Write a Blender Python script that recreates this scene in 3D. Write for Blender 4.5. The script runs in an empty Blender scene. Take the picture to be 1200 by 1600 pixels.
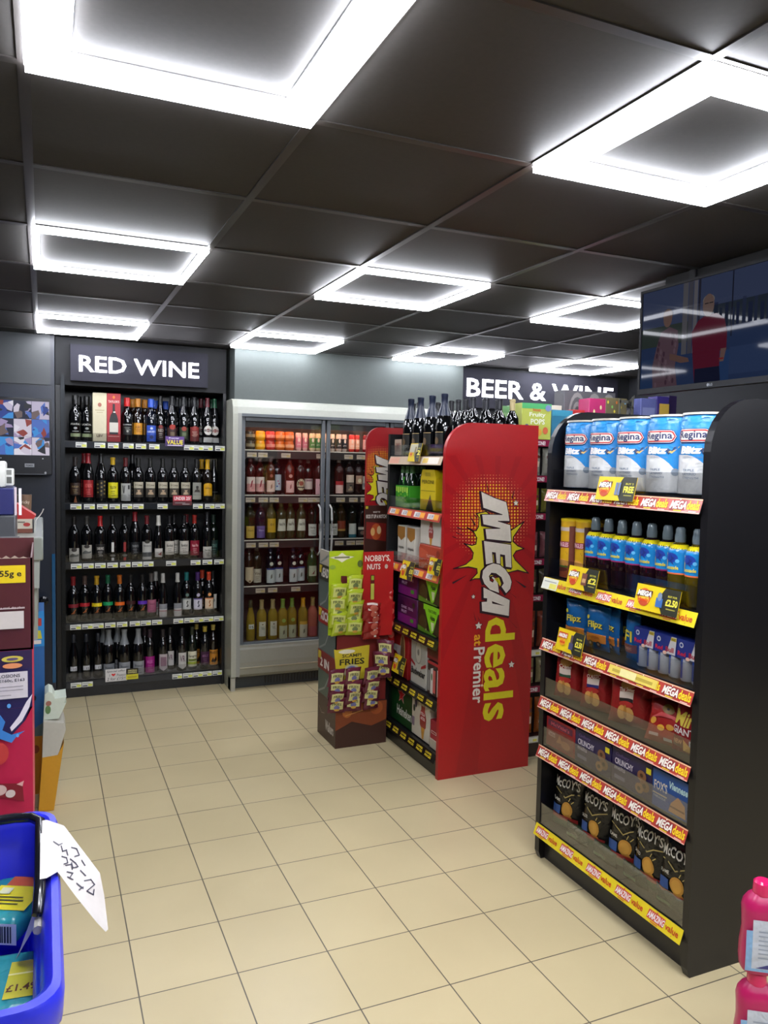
import bpy, bmesh, math, random
from mathutils import Vector, Matrix
from mathutils.bvhtree import BVHTree
from mathutils.geometry import tessellate_polygon

# ------------------------------------------------------------------ camera, world, exposure
SC = bpy.context.scene
COL = SC.collection
CAMZ = 1.6205
FPX = 1223.3
YAW, PITCH, ROLL = 0.41168, -0.06215, 0.02014
CW = Vector((math.sin(YAW)*math.cos(PITCH), math.cos(YAW)*math.cos(PITCH), math.sin(PITCH)))
_r0 = Vector((math.cos(YAW), -math.sin(YAW), 0)); _u0 = _r0.cross(CW)
CR = _r0*math.cos(ROLL) + _u0*math.sin(ROLL)
CU = -_r0*math.sin(ROLL) + _u0*math.cos(ROLL)
cam = bpy.data.cameras.new('camera')
cam.sensor_fit = 'VERTICAL'; cam.sensor_height = 32.0; cam.lens = 32.0*FPX/1600.0
cam.clip_start = 0.05; cam.clip_end = 60
camo = bpy.data.objects.new('camera', cam); COL.objects.link(camo)
camo.matrix_world = Matrix(((CR.x, CU.x, -CW.x, 0), (CR.y, CU.y, -CW.y, 0), (CR.z, CU.z, -CW.z, CAMZ), (0, 0, 0, 1)))
SC.camera = camo
SC.view_settings.view_transform = 'Standard'; SC.view_settings.look = 'None'
SC.view_settings.exposure = 0.0; SC.view_settings.gamma = 1.0; SC.view_settings.use_curve_mapping = False
W = bpy.data.worlds.new('world'); SC.world = W; W.use_nodes = True
W.node_tree.nodes['Background'].inputs[0].default_value = (0.75, 0.82, 1, 1)
W.node_tree.nodes['Background'].inputs[1].default_value = 0.05
LIGHT_STRENGTH = 58.0
FRIDGE_STRENGTH = 30.0

def ray(px, py):
    return CW + CR*((px-600)/FPX) - CU*((py-800)/FPX)
def onY(px, py, Y):                       # point of the plane y = Y seen at a photo position: (x, z)
    d = ray(px, py); t = Y/d.y; return d.x*t, d.z*t + CAMZ
def onX(px, py, X):                       # the same for the plane x = X: (y, z)
    d = ray(px, py); t = X/d.x; return d.y*t, d.z*t + CAMZ
def onZ(px, py, Z):
    d = ray(px, py); t = (Z-CAMZ)/d.z; return d.x*t, d.y*t

# ------------------------------------------------------------------ materials
def lin(h):
    h = h.lstrip('#'); c = [int(h[i:i+2], 16)/255 for i in (0, 2, 4)]
    return tuple((x/12.92 if x <= .04045 else ((x+.055)/1.055)**2.4) for x in c) + (1,)
_M = {}
FIN = {'print': (.42, 0, .0), 'gloss': (.16, 0, .0), 'matte': (.75, 0, 0), 'film': (.27, .0, .35), 'foil': (.28, .75, .3),
       'metal': (.32, .9, 0), 'satin': (.33, 0, 0), 'glassd': (.07, 0, 0), 'plastic': (.3, 0, 0)}
def M(h, fin='print'):
    k = (h, fin)
    if k in _M: return _M[k]
    m = bpy.data.materials.new(fin+'_'+h.lstrip('#')); m.use_nodes = True
    nt = m.node_tree; b = nt.nodes['Principled BSDF']
    ro, me, bu = FIN[fin]; c = lin(h)
    b.inputs['Roughness'].default_value = ro; b.inputs['Metallic'].default_value = me
    tc = nt.nodes.new('ShaderNodeTexCoord'); no = nt.nodes.new('ShaderNodeTexNoise')
    no.inputs['Scale'].default_value = 60; no.inputs['Detail'].default_value = 2
    nt.links.new(tc.outputs['Object'], no.inputs['Vector'])
    mx = nt.nodes.new('ShaderNodeMix'); mx.data_type = 'RGBA'
    mx.inputs[6].default_value = tuple(x*.93 for x in c[:3])+(1,); mx.inputs[7].default_value = tuple(min(1, x*1.05) for x in c[:3])+(1,)
    nt.links.new(no.outputs['Fac'], mx.inputs[0]); nt.links.new(mx.outputs[2], b.inputs['Base Color'])
    if bu:
        n2 = nt.nodes.new('ShaderNodeTexNoise'); n2.inputs['Scale'].default_value = 28; n2.inputs['Detail'].default_value = 1
        n2.inputs['Distortion'].default_value = 1.2
        nt.links.new(tc.outputs['Object'], n2.inputs['Vector'])
        bp = nt.nodes.new('ShaderNodeBump'); bp.inputs['Strength'].default_value = bu; bp.inputs['Distance'].default_value = .01
        nt.links.new(n2.outputs['Fac'], bp.inputs['Height']); nt.links.new(bp.outputs['Normal'], b.inputs['Normal'])
    if fin == 'glassd': b.inputs['Coat Weight'].default_value = .6; b.inputs['Coat Roughness'].default_value = .03
    _M[k] = m; return m
def emat(name, col, st, gloss=False, base='#05060a'):
    if name in _M: return _M[name]
    m = bpy.data.materials.new(name); m.use_nodes = True
    b = m.node_tree.nodes['Principled BSDF']
    b.inputs['Base Color'].default_value = lin(base)
    b.inputs['Emission Color'].default_value = lin(col); b.inputs['Emission Strength'].default_value = st
    b.inputs['Roughness'].default_value = .04 if gloss else .6
    if gloss: b.inputs['Specular IOR Level'].default_value = .05
    _M[name] = m; return m
def clear_mat(name, tint, refl, rough=.03, op=.0):
    m = bpy.data.materials.new(name); m.use_nodes = True; nt = m.node_tree; nt.nodes.clear()
    o = nt.nodes.new('ShaderNodeOutputMaterial'); t = nt.nodes.new('ShaderNodeBsdfTransparent'); g = nt.nodes.new('ShaderNodeBsdfGlossy')
    t.inputs[0].default_value = tint; g.inputs['Roughness'].default_value = rough
    lw = nt.nodes.new('ShaderNodeLayerWeight'); lw.inputs[0].default_value = .35
    mr = nt.nodes.new('ShaderNodeMapRange'); mr.inputs[3].default_value = refl; mr.inputs[4].default_value = .42
    mx = nt.nodes.new('ShaderNodeMixShader')
    nt.links.new(lw.outputs['Facing'], mr.inputs[0]); nt.links.new(mr.outputs[0], mx.inputs[0])
    nt.links.new(t.outputs[0], mx.inputs[1]); nt.links.new(g.outputs[0], mx.inputs[2])
    nt.links.new(mx.outputs[0], o.inputs[0]); return m
GLASS = clear_mat('door_glass', (.93, .95, .94, 1), .035)
ACRYL = clear_mat('clear_acrylic', (.88, .88, .88, 1), .03, .06)
WRAP = clear_mat('shrink_wrap', (.93, .93, .95, 1), .1, .2)
def liquid(name, h, tr=.6):
    if name in _M: return _M[name]
    m = bpy.data.materials.new(name); m.use_nodes = True; b = m.node_tree.nodes['Principled BSDF']
    b.inputs['Base Color'].default_value = lin(h); b.inputs['Roughness'].default_value = .06
    b.inputs['Transmission Weight'].default_value = tr; b.inputs['IOR'].default_value = 1.2
    _M[name] = m; return m

# ------------------------------------------------------------------ mesh builder
_T = {}
def text_mesh(s, bold, shear):
    k = (s, bold, shear)
    if k in _T: return _T[k]
    cu = bpy.data.curves.new('t', 'FONT'); cu.body = s; cu.size = 1; cu.resolution_u = 2; cu.offset = bold; cu.shear = shear
    o = bpy.data.objects.new('t', cu); COL.objects.link(o)
    dg = bpy.context.evaluated_depsgraph_get(); dg.update()
    me = bpy.data.meshes.new_from_object(o.evaluated_get(dg))
    v = [(p.co.x, p.co.y) for p in me.vertices]; f = [tuple(p.vertices) for p in me.polygons]
    bpy.data.objects.remove(o); bpy.data.curves.remove(cu); bpy.data.meshes.remove(me)
    if not v: v = [(0, 0), (1, 0), (0, 1)]; f = []
    x0 = min(p[0] for p in v); x1 = max(p[0] for p in v); y0 = min(p[1] for p in v); y1 = max(p[1] for p in v)
    _T[k] = ([((p[0]-x0)/max(1e-6, x1-x0), (p[1]-y0)/max(1e-6, y1-y0)) for p in v], f, (x1-x0)/max(1e-6, y1-y0)); return _T[k]
def star_pts(x, z, r, n=5, q=.42, a0=90):
    return [(x+(r if i % 2 == 0 else r*q)*math.cos(math.radians(a0+180/n*i)), z+(r if i % 2 == 0 else r*q)*math.sin(math.radians(a0+180/n*i))) for i in range(2*n)]
def front(y, e=.0004):
    return lambda u, v, l: (u, y-.0004-l*e, v)
def cyl(r, e=.0004, cy=0):
    return lambda u, v, l: ((r+.0005+l*e)*math.sin(u/r), cy-(r+.0005+l*e)*math.cos(u/r), v)
class MB:
    def __init__(s): s.V = []; s.F = []; s.I = []; s.S = []; s.M = []
    def mi(s, m):
        if m not in s.M: s.M.append(m)
        return s.M.index(m)
    def add(s, v, f, m, sm=False):
        b = len(s.V); i = s.mi(m); s.V += [tuple(p) for p in v]
        for q in f: s.F.append(tuple(b+a for a in q)); s.I.append(i); s.S.append(sm)
        return s
    def box(s, x0, x1, y0, y1, z0, z1, m, bev=0, seg=2):
        if bev <= 0:
            v = [(x0, y0, z0), (x1, y0, z0), (x1, y1, z0), (x0, y1, z0), (x0, y0, z1), (x1, y0, z1), (x1, y1, z1), (x0, y1, z1)]
            return s.add(v, [(3, 2, 1, 0), (4, 5, 6, 7), (0, 1, 5, 4), (1, 2, 6, 5), (2, 3, 7, 6), (3, 0, 4, 7)], m)
        bm = bmesh.new(); bmesh.ops.create_cube(bm, size=1)
        for q in bm.verts: q.co = Vector(((x0+x1)/2+q.co.x*(x1-x0), (y0+y1)/2+q.co.y*(y1-y0), (z0+z1)/2+q.co.z*(z1-z0)))
        bmesh.ops.bevel(bm, geom=bm.edges[:], offset=bev, segments=seg, profile=.5, affect='EDGES')
        bm.verts.index_update(); r = [tuple(q.co) for q in bm.verts]; f = [tuple(a.index for a in q.verts) for q in bm.faces]; bm.free()
        return s.add(r, f, m, True)
    def lathe(s, prof, m, n=18, cx=0, cy=0, sx=1, sy=1, a0=0, a1=360):
        full = a1-a0 >= 360; k = n if full else n+1; v = []; f = []
        for r, z in prof:
            for i in range(k):
                a = math.radians(a0+(a1-a0)*i/n); v.append((cx+r*sx*math.cos(a), cy+r*sy*math.sin(a), z))
        for j in range(len(prof)-1):
            for i in range(n):
                i2 = (i+1) % k if full else i+1
                f.append((j*k+i, j*k+i2, (j+1)*k+i2, (j+1)*k+i))
        if full:
            if prof[0][0] > 1e-5: f.append(tuple(range(k-1, -1, -1)))
            if prof[-1][0] > 1e-5: f.append(tuple((len(prof)-1)*k+i for i in range(k)))
        return s.add(v, f, m, True)
    def poly(s, pts, m, fn, l=1):
        t = tessellate_polygon([[Vector((p[0], p[1], 0)) for p in pts]])
        f = []
        for a in t:
            p, q, r = (pts[i] for i in a)
            f.append(a if (q[0]-p[0])*(r[1]-p[1])-(q[1]-p[1])*(r[0]-p[0]) > 0 else a[::-1])
        return s.add([fn(p[0], p[1], l) for p in pts], f, m)
    def spoly(s, pts, m, fn, l=1, n=14):
        """polygon cut into upright strips so that it can follow a curved face"""
        xa = min(p[0] for p in pts); xb = max(p[0] for p in pts)
        def clip(P, x, keep):
            out = []
            for i in range(len(P)):
                a, b = P[i-1], P[i]; ia, ib = (a[0]-x)*keep >= 0, (b[0]-x)*keep >= 0
                if ia != ib: t = (x-a[0])/(b[0]-a[0]); out.append((x, a[1]+(b[1]-a[1])*t))
                if ib: out.append(b)
            return out
        tris = tessellate_polygon([[Vector((p[0], p[1], 0)) for p in pts]])
        for k in range(n):
            u0, u1 = xa+(xb-xa)*k/n, xa+(xb-xa)*(k+1)/n
            for t in tris:
                q = clip(clip([pts[i] for i in t], u0, 1), u1, -1)
                if len(q) < 3: continue
                A = sum(q[i-1][0]*q[i][1]-q[i][0]*q[i-1][1] for i in range(len(q)))
                if abs(A) < 1e-9: continue
                if A < 0: q = q[::-1]
                s.add([fn(p[0], p[1], l) for p in q], [tuple(range(len(q)))], m)
        return s
    def prism(s, pts, a, b, m, ax='y'):
        mp = {'y': lambda p, q: (p[0], q, p[1]), 'x': lambda p, q: (q, p[0], p[1]), 'z': lambda p, q: (p[0], p[1], q)}[ax]
        n = len(pts); v = [mp(p, a) for p in pts]+[mp(p, b) for p in pts]
        t = tessellate_polygon([[Vector((p[0], p[1], 0)) for p in pts]])
        f = [tuple(q) for q in t]+[tuple(i+n for i in q[::-1]) for q in t]+[(i, (i+1) % n, (i+1) % n+n, i+n) for i in range(n)]
        return s.add(v, f, m)
    def grid(s, x0, z0, x1, z1, m, fn, l=1, n=1, k=None):
        k = k or n
        v = [fn(x0+(x1-x0)*i/n, z0+(z1-z0)*j/k, l) for j in range(k+1) for i in range(n+1)]
        f = [(j*(n+1)+i, j*(n+1)+i+1, (j+1)*(n+1)+i+1, (j+1)*(n+1)+i) for j in range(k) for i in range(n)]
        return s.add(v, f, m)
    def disc(s, x, z, rx, rz, m, fn, l=1, n=18, rings=2):
        v = [fn(x, z, l)]; f = []
        for r in range(1, rings+1):
            for i in range(n):
                a = 2*math.pi*i/n; v.append(fn(x+rx*r/rings*math.cos(a), z+rz*r/rings*math.sin(a), l))
        for i in range(n): f.append((0, 1+i, 1+(i+1) % n))
        for r in range(rings-1):
            for i in range(n):
                a = 1+r*n; f.append((a+i, a+n+i, a+n+(i+1) % n, a+(i+1) % n))
        return s.add(v, f, m)
    def text(s, t, x0, z0, x1, z1, m, fn, l=1, bold=.02, shear=0, rot=False):
        v, f, asp = text_mesh(t, bold, shear)
        if rot: return s.add([fn(x0+(x1-x0)*p[1], z1-(z1-z0)*p[0], l) for p in v], f, m)
        return s.add([fn(x0+(x1-x0)*p[0], z0+(z1-z0)*p[1], l) for p in v], f, m)
    def line(s, pts, w, m, fn, l=1, close=False):
        n = len(pts)
        for i in range(n if close else n-1):
            a, b = pts[i], pts[(i+1) % n]; dx, dz = b[0]-a[0], b[1]-a[1]; L = math.hypot(dx, dz) or 1
            dx, dz = dx/L*w/2, dz/L*w/2
            q = [(a[0]-dx+dz, a[1]-dz-dx), (b[0]+dx+dz, b[1]+dz-dx), (b[0]+dx-dz, b[1]+dz+dx), (a[0]-dx-dz, a[1]-dz+dx)]
            s.add([fn(p[0], p[1], l) for p in q], [(0, 1, 2, 3)], m)
        return s
    def tube(s, pts, r, m, n=8, cap=True):
        P = [Vector(p) for p in pts]; v = []; f = []; up = Vector((0, 0, 1))
        for i, p in enumerate(P):
            d = ((P[min(i+1, len(P)-1)]-P[max(i-1, 0)])).normalized()
            a = d.cross(up)
            if a.length < .05: a = d.cross(Vector((0, 1, 0)))
            a.normalize(); b = a.cross(d); rr = r[i] if isinstance(r, (list, tuple)) else r
            for k in range(n):
                t = 2*math.pi*k/n; v.append(p+a*rr*math.cos(t)+b*rr*math.sin(t))
        for i in range(len(P)-1):
            for k in range(n): f.append((i*n+k, i*n+(k+1) % n, (i+1)*n+(k+1) % n, (i+1)*n+k))
        if cap: f += [tuple(range(n-1, -1, -1)), tuple((len(P)-1)*n+k for k in range(n))]
        return s.add(v, f, m, True)
    def art(s, items, fn, sub=1, l0=1):
        for i, q in enumerate(items):
            k = q[0]; l = l0+i
            mm = q[-1] if not isinstance(q[-1], str) else M(q[-1])
            if k == 'r': s.grid(q[1], q[2], q[3], q[4], mm, fn, l, sub)
            elif k == 'c': s.disc(q[1], q[2], q[3], q[4], mm, fn, l, 16, 1 if sub == 1 else 3)
            elif k == 'p': (s.poly if sub == 1 else s.spoly)(q[1], mm, fn, l)
            elif k == 's': s.poly(star_pts(q[1], q[2], q[3]), mm, fn, l)
            elif k == 'l': s.line(q[1], q[2], mm, fn, l)
            elif k == 't': s.text(q[1], q[2], q[3], q[4], q[5], mm, fn, l, bold=.022)
            elif k == 'i': s.text(q[1], q[2], q[3], q[4], q[5], mm, fn, l, bold=.03, shear=.25)
        return s
    def mesh(s, name):
        me = bpy.data.meshes.new(name); me.from_pydata(s.V, [], s.F)
        for m in s.M: me.materials.append(m)
        me.polygons.foreach_set('material_index', s.I); me.polygons.foreach_set('use_smooth', s.S)
        me.update(); return me
    def build(s, name, parent=None, loc=None, rz=0):
        return place(s.mesh(name), name, parent, loc, rz)
def place(me, name, parent=None, loc=None, rz=0):
    o = bpy.data.objects.new(name, me); COL.objects.link(o)
    if parent is not None: o.parent = parent
    if loc: o.location = loc
    if rz: o.rotation_euler = (0, 0, rz)
    if me is not None and any(p.use_smooth for p in me.polygons[:1]) or (me is not None and len(me.polygons) > 0 and any(p.use_smooth for p in me.polygons)):
        smooth_angle(me)
    return o
def smooth_angle(me):
    if me.get('sa'): return
    me['sa'] = 1
    try: me.set_sharp_from_angle(angle=math.radians(38))
    except Exception: pass
def tag(o, label=None, cat=None, group=None, kind=None):
    if label: o['label'] = label
    if cat: o['category'] = cat
    if group: o['group'] = group
    if kind: o['kind'] = kind
    return o
def thing(name, label, cat, loc=(0, 0, 0), rz=0, group=None):
    o = bpy.data.objects.new(name, None); COL.objects.link(o); o.empty_display_size = .05
    o.location = loc; o.rotation_euler = (0, 0, rz)
    return tag(o, label, cat, group)
_P = {}
def product(name, parts, key, label, cat, loc, rz=0, group=None, tilt=None):
    """parts: function returning [(part name, MB)]; the meshes are shared by every copy with the same key"""
    if key not in _P:
        _P[key] = [(pn, mb.mesh(pn)) for pn, mb in parts()]
    o = thing(name, label, cat, loc, rz, group)
    if tilt: o.rotation_euler = tilt
    for pn, me in _P[key]: place(me, pn, o)
    return o
def single(name, parts, key, label, cat, loc, rz=0, group=None, tilt=None):
    """a thing that is one mesh"""
    if key not in _P: _P[key] = parts().mesh(name)
    o = place(_P[key], name, None, loc, rz)
    if tilt: o.rotation_euler = tilt
    return tag(o, label, cat, group)

# ------------------------------------------------------------------ the room
def floor_mat():
    m = bpy.data.materials.new('cream_floor_tiles'); m.use_nodes = True; nt = m.node_tree; b = nt.nodes['Principled BSDF']
    tc = nt.nodes.new('ShaderNodeTexCoord'); mp = nt.nodes.new('ShaderNodeMapping')
    mp.inputs['Location'].default_value = (-.8565, -2.6584, 0)
    br = nt.nodes.new('ShaderNodeTexBrick'); br.offset = 0; br.squash = 1
    br.inputs['Scale'].default_value = 1; br.inputs['Brick Width'].default_value = .3; br.inputs['Row Height'].default_value = .3
    br.inputs['Mortar Size'].default_value = .0022; br.inputs['Mortar Smooth'].default_value = .1
    br.inputs['Color1'].default_value = lin('#cdbd94'); br.inputs['Color2'].default_value = lin('#c7b78e'); br.inputs['Mortar'].default_value = lin('#5e5648')
    no = nt.nodes.new('ShaderNodeTexNoise'); no.inputs['Scale'].default_value = 2.3; no.inputs['Detail'].default_value = 4
    n3 = nt.nodes.new('ShaderNodeTexNoise'); n3.inputs['Scale'].default_value = 180
    mx = nt.nodes.new('ShaderNodeMix'); mx.data_type = 'RGBA'; mx.blend_type = 'MULTIPLY'; mx.inputs[0].default_value = .22
    rr = nt.nodes.new('ShaderNodeMapRange'); rr.inputs[3].default_value = .22; rr.inputs[4].default_value = .42
    nt.links.new(tc.outputs['Object'], mp.inputs[0]); nt.links.new(mp.outputs[0], br.inputs[0])
    nt.links.new(tc.outputs['Object'], no.inputs[0]); nt.links.new(tc.outputs['Object'], n3.inputs[0])
    nt.links.new(br.outputs[0], mx.inputs[6]); nt.links.new(no.outputs['Fac'], mx.inputs[7]); nt.links.new(mx.outputs[2], b.inputs['Base Color'])
    nt.links.new(no.outputs['Fac'], rr.inputs[0]); nt.links.new(rr.outputs[0], b.inputs['Roughness'])
    bp = nt.nodes.new('ShaderNodeBump'); bp.inputs['Strength'].default_value = .35; bp.inputs['Distance'].default_value = .002; bp.invert = True
    nt.links.new(br.outputs['Fac'], bp.inputs['Height']); nt.links.new(bp.outputs[0], b.inputs['Normal'])
    return m
def ceil_mat():
    m = bpy.data.materials.new('black_ceiling_tiles'); m.use_nodes = True; nt = m.node_tree; b = nt.nodes['Principled BSDF']
    tc = nt.nodes.new('ShaderNodeTexCoord'); no = nt.nodes.new('ShaderNodeTexNoise'); no.inputs['Scale'].default_value = 90
    nt.links.new(tc.outputs['Object'], no.inputs[0])
    mx = nt.nodes.new('ShaderNodeMix'); mx.data_type = 'RGBA'; mx.inputs[6].default_value = lin('#282624'); mx.inputs[7].default_value = lin('#34312f')
    nt.links.new(no.outputs['Fac'], mx.inputs[0]); nt.links.new(mx.outputs[2], b.inputs['Base Color']); b.inputs['Roughness'].default_value = .6
    return m
H = 2.407
X0, X1, Y0, Y1 = -1.6, 4.75, -3.2, 6.05
s_ = 'structure'
DARK = M('#1b1d22', 'matte'); GREYW = M('#4d5351', 'matte'); BLACK = M('#0f1013', 'satin'); BLK2 = M('#17181b', 'satin')
MB().box(X0, X1, Y0, Y1, -.06, 0, floor_mat()).build('floor'); bpy.data.objects['floor']['kind'] = s_
c = MB(); c.box(X0, X1, Y0, Y1, H, H+.06, ceil_mat()); tag(c.build('ceiling'), kind=s_)
GX = [-.03+.6045*k for k in range(-3, 9)]; GY = [1.175+.6*k for k in range(-8, 9)]
c = MB(); gm = M('#33302e', 'satin')
for x in GX: c.box(x-.012, x+.012, Y0, Y1, H-.004, H, gm)
for y in GY: c.box(X0, X1, y-.012, y+.012, H-.0035, H, gm)
tag(c.build('trim_1'), kind=s_)
for nm, a in (('wall_back', (X0, X1, Y1, Y1+.1)), ('wall_front', (X0, X1, Y0-.1, Y0)), ('wall_left', (X0-.1, X0, Y0, Y1)), ('wall_right', (X1, X1+.1, Y0, Y1))):
    tag(MB().box(*a, 0, H, DARK).build(nm), kind=s_)
# dark panelled wall left of the wine shelves
c = MB(); c.box(X0, .075, 5.585, Y1, 0, H, M('#1e2330', 'satin'))
c.box(X0, .05, 5.575, 5.586, 2.085, H, M('#34383b', 'satin')); c.box(-.62, .05, 5.578, 5.586, .02, 2.07, M('#1a2130', 'satin'))
tag(c.build('wall_panel'), kind=s_); bpy.data.objects['wall_panel'].name = 'wall_alcove'
tag(MB().box(.052, .072, 5.565, 5.59, .12, .98, M('#11507a', 'gloss')).build('painted_blue_reflection'), kind=s_)  # no real trim: blue strip painted in for a blue LED's reflection
# grey bulkhead over the fridge
tag(MB().box(1.225, 3.03, 5.44, Y1, 2.046, H, GREYW).build('wall_bulkhead'), kind=s_)
tag(MB().box(3.03, X1, 5.53, Y1, 0, H, M('#17191d', 'matte')).build('wall_sign'), kind=s_)
# dark soffit the television hangs under
tag(MB().box(2.36, 2.9, 1.2, 2.55, 2.372, H, M('#1d1c1c', 'matte')).build('trim_3'), kind=s_)

# ------------------------------------------------------------------ ceiling light frames
LM = emat('led_bar', '#eff2fb', LIGHT_STRENGTH, base='#f4f4f4')
WHT = M('#d9dbdd', 'plastic')
def light_frame(x, y, label, w=.026, grp='square ceiling light frames'):
    t = thing('ceiling_light', label, 'ceiling light', (x, y, H), 0, grp)
    S = .604; z1 = -.005; z0 = -.02
    f = MB()
    for a in ((0, S, 0, w), (0, S, S-w, S), (0, w, w, S-w), (S-w, S, w, S-w)): f.box(a[0], a[1], a[2], a[3], z1, 0, WHT)
    f.build('housing', t)
    b = MB()
    e = .003
    b.box(e, S-e, e, w-e, z0, z1, LM); b.box(e, S-e, S-w+e, S-e, z0, z1, LM); b.box(e, w-e, w-e, S-w+e, z0, z1, LM); b.box(S-w+e, S-e, w-e, S-w+e, z0, z1, LM)
    b.build('light_bar', t)
lab = {(0, 1): 'big glowing square light frame at the top left of the photo', (2, 1): 'big glowing square light frame at the top right of the photo',
       (0, 3): 'square light frame in the second row, above the red wine shelf, nearer one', (2, 3): 'square light frame in the second row, middle one over the aisle',
       (4, 3): 'square light frame in the second row, right one partly behind the television', (0, 5): 'small square light frame farthest back above the red wine sign',
       (2, 5): 'small square light frame farthest back above the glass door fridge', (4, 5): 'small square light frame farthest back, above the beer sign start',
       (6, 5): 'small square light frame farthest back beside the television'}
for j, gy in enumerate((-1, -3)):
    pass
for kx in (0, 2, 4, 6):
    for ky in (-5, -3, -1, 1, 3, 5):
        x = -.03+.6045*kx*1.0; y = 1.175+.6*(ky-1)*1.5
        k = (kx, ky)
        if k in ((4, 1), (6, 3), (6, 1), (0, -5), (2, -5), (4, -5), (6, -5)): continue
        lb = lab.get(k, 'square ceiling light frame behind the photographer, outside the photo')
        light_frame(x, y, lb, .085 if ky == 1 else (.05 if ky < 1 else .026))  # nearest row's bars are widened so their shape imitates lens bloom

# ------------------------------------------------------------------ lit signs
SIGN = emat('sign_white', '#f4f2ff', 5.0, base='#eeeeee')
def sign(label, x0, x1, z0, z1, y, txt, tx0, tx1, tz0, tz1):
    t = thing('lit_sign', label, 'sign', (x0, y, z0), 0, None)
    MB().box(0, x1-x0, -.03, 0, 0, z1-z0, M('#1d1c2a', 'matte')).build('sign_panel', t)
    b = MB(); b.text(txt, tx0-x0, tz0-z0, tx1-x0, tz1-z0, SIGN, front(-.034), 1, .016); b.build('lettering', t)
sign('black header sign with glowing white letters RED WINE', .17, 1.06, 2.12, 2.355, 5.572, 'RED WINE', *[onY(121, 0, 5.54)[0], onY(314, 0, 5.54)[0]], 2.18, 2.285)
sign('black header sign with glowing white letters BEER & WINE', 3.04, 4.6, 2.08, 2.385, 5.528, 'BEER & WINE', 3.095, 4.55, 2.165, 2.31)

# ------------------------------------------------------------------ bottles
PROF = {
 'wine': ([(.0, 0), (.034, 0), (.037, .006), (.037, .185), (.034, .205), (.022, .228), (.0145, .243), (.0135, .29), (.0155, .292), (.0155, .303), (0, .303)], .037, .245, .0155, .305),
 'tall': ([(.0, 0), (.034, 0), (.0365, .006), (.036, .19), (.03, .22), (.02, .255), (.0145, .28), (.0135, .315), (.0155, .317), (.0155, .328), (0, .328)], .0365, .265, .016, .33),
 'port': ([(.0, 0), (.036, 0), (.039, .006), (.039, .175), (.036, .195), (.022, .213), (.016, .228), (.017, .25), (.0145, .27), (.0145, .29), (0, .29)], .039, .245, .019, .295),
 'fizz': ([(.0, 0), (.041, 0), (.044, .008), (.044, .15), (.039, .19), (.026, .235), (.017, .265), (.016, .30), (.0175, .302), (.0175, .318), (0, .318)], .044, .215, .0185, .32),
 'slim': ([(.0, 0), (.03, 0), (.032, .006), (.032, .14), (.026, .19), (.016, .235), (.013, .26), (.013, .30), (0, .30)], .032, .25, .0145, .305),
 'beer': ([(.0, 0), (.028, 0), (.0305, .005), (.0305, .12), (.027, .15), (.016, .185), (.0125, .2), (.0125, .228), (0, .228)], .0305, .19, .0145, .232)}
def foil_profile(kind, z0, r, top, R):
    # the capsule follows the neck outside
    base = [q for q in PROF[kind][0]]
    pts = []
    for a, b in zip(base, base[1:]):
        if b[1] <= z0 or b[1] == a[1]: continue
        za = max(a[1], z0); ra = a[0]+(b[0]-a[0])*(za-a[1])/(b[1]-a[1]); pts.append((ra+.0009, za)); 
    pts.append((base[-2][0]+.0009, base[-2][1])); pts.append((base[-2][0]*.9, top)); pts.append((0, top)); return pts
def bottle(kind, glass, cap, art, capz=None, capfin='satin', hs=1.0):
    prof, R, cz, cr, top = PROF[kind]
    def f():
        g = MB(); g.lathe(prof, glass if not isinstance(glass, str) else M(glass, 'glassd'), 20)
        out = [('glass', g)]
        if cap:
            c = MB(); z = capz or cz
            if kind == 'port': c.lathe([(.0205, z), (.0205, top+.004), (.018, top+.008), (0, top+.008)], M(cap, capfin), 16)
            else: c.lathe(foil_profile(kind, z, cr, top, R), M(cap, capfin), 16)
            out.append(('cap', c))
        if art:
            l = MB()
            for i, q in enumerate(art):
                k = q[0]; fn = cyl(R, .0004); mm = M(q[-1])
                if k == 'b':   # band half width in metres along the arc, z0, z1
                    l.grid(-q[1], q[2], q[1], q[3], mm, fn, i, 12, 1)
                elif k == 'r': l.grid(q[1], q[2], q[3], q[4], mm, fn, i, 4, 1)
                elif k == 't': l.text(q[1], q[2], q[3], q[4], q[5], mm, fn, i, .02)
                elif k == 'c': l.disc(q[1], q[2], q[3], q[4], mm, fn, i, 14, 2)
                elif k == 'p': l.spoly(q[1], mm, fn, i, 8)
            out.append(('label', l))
        return out
    return f
G0, GB, GG, GBL = '#07080a', '#120a06', '#0b150d', '#0a0e1a'
CLG = liquid('golden_wine', '#b89a3a', .35); PKG = liquid('pink_wine', '#d77b66', .3); GRN = liquid('green_glass', '#2d5a28', .3)
def lines(x, z, n, c='#555555', w=.02, dz=.008):
    return [('r', x-w*(1-.2*(i % 3)), z-dz*i, x+w*(1-.25*((i+1) % 3)), z-dz*i+.0028, c) for i in range(n)]
ROO = lambda z, c: ('p', [(-.014, z), (-.006, z+.004), (-.002, z+.012), (.006, z+.02), (.012, z+.028), (.016, z+.026), (.011, z+.018), (.008, z+.01), (.012, z+.004), (.006, z+.004), (.003, z-.004), (-.001, z+.002), (-.008, z-.002)], c)
def face(z, c, d): return [('c', 0, z+.012, .009, .012, c), ('p', [(-.02, z-.018), (.02, z-.018), (.014, z-.002), (0, z+.002), (-.014, z-.002)], c), ('c', 0, z+.02, .0095, .006, d)]

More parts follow.
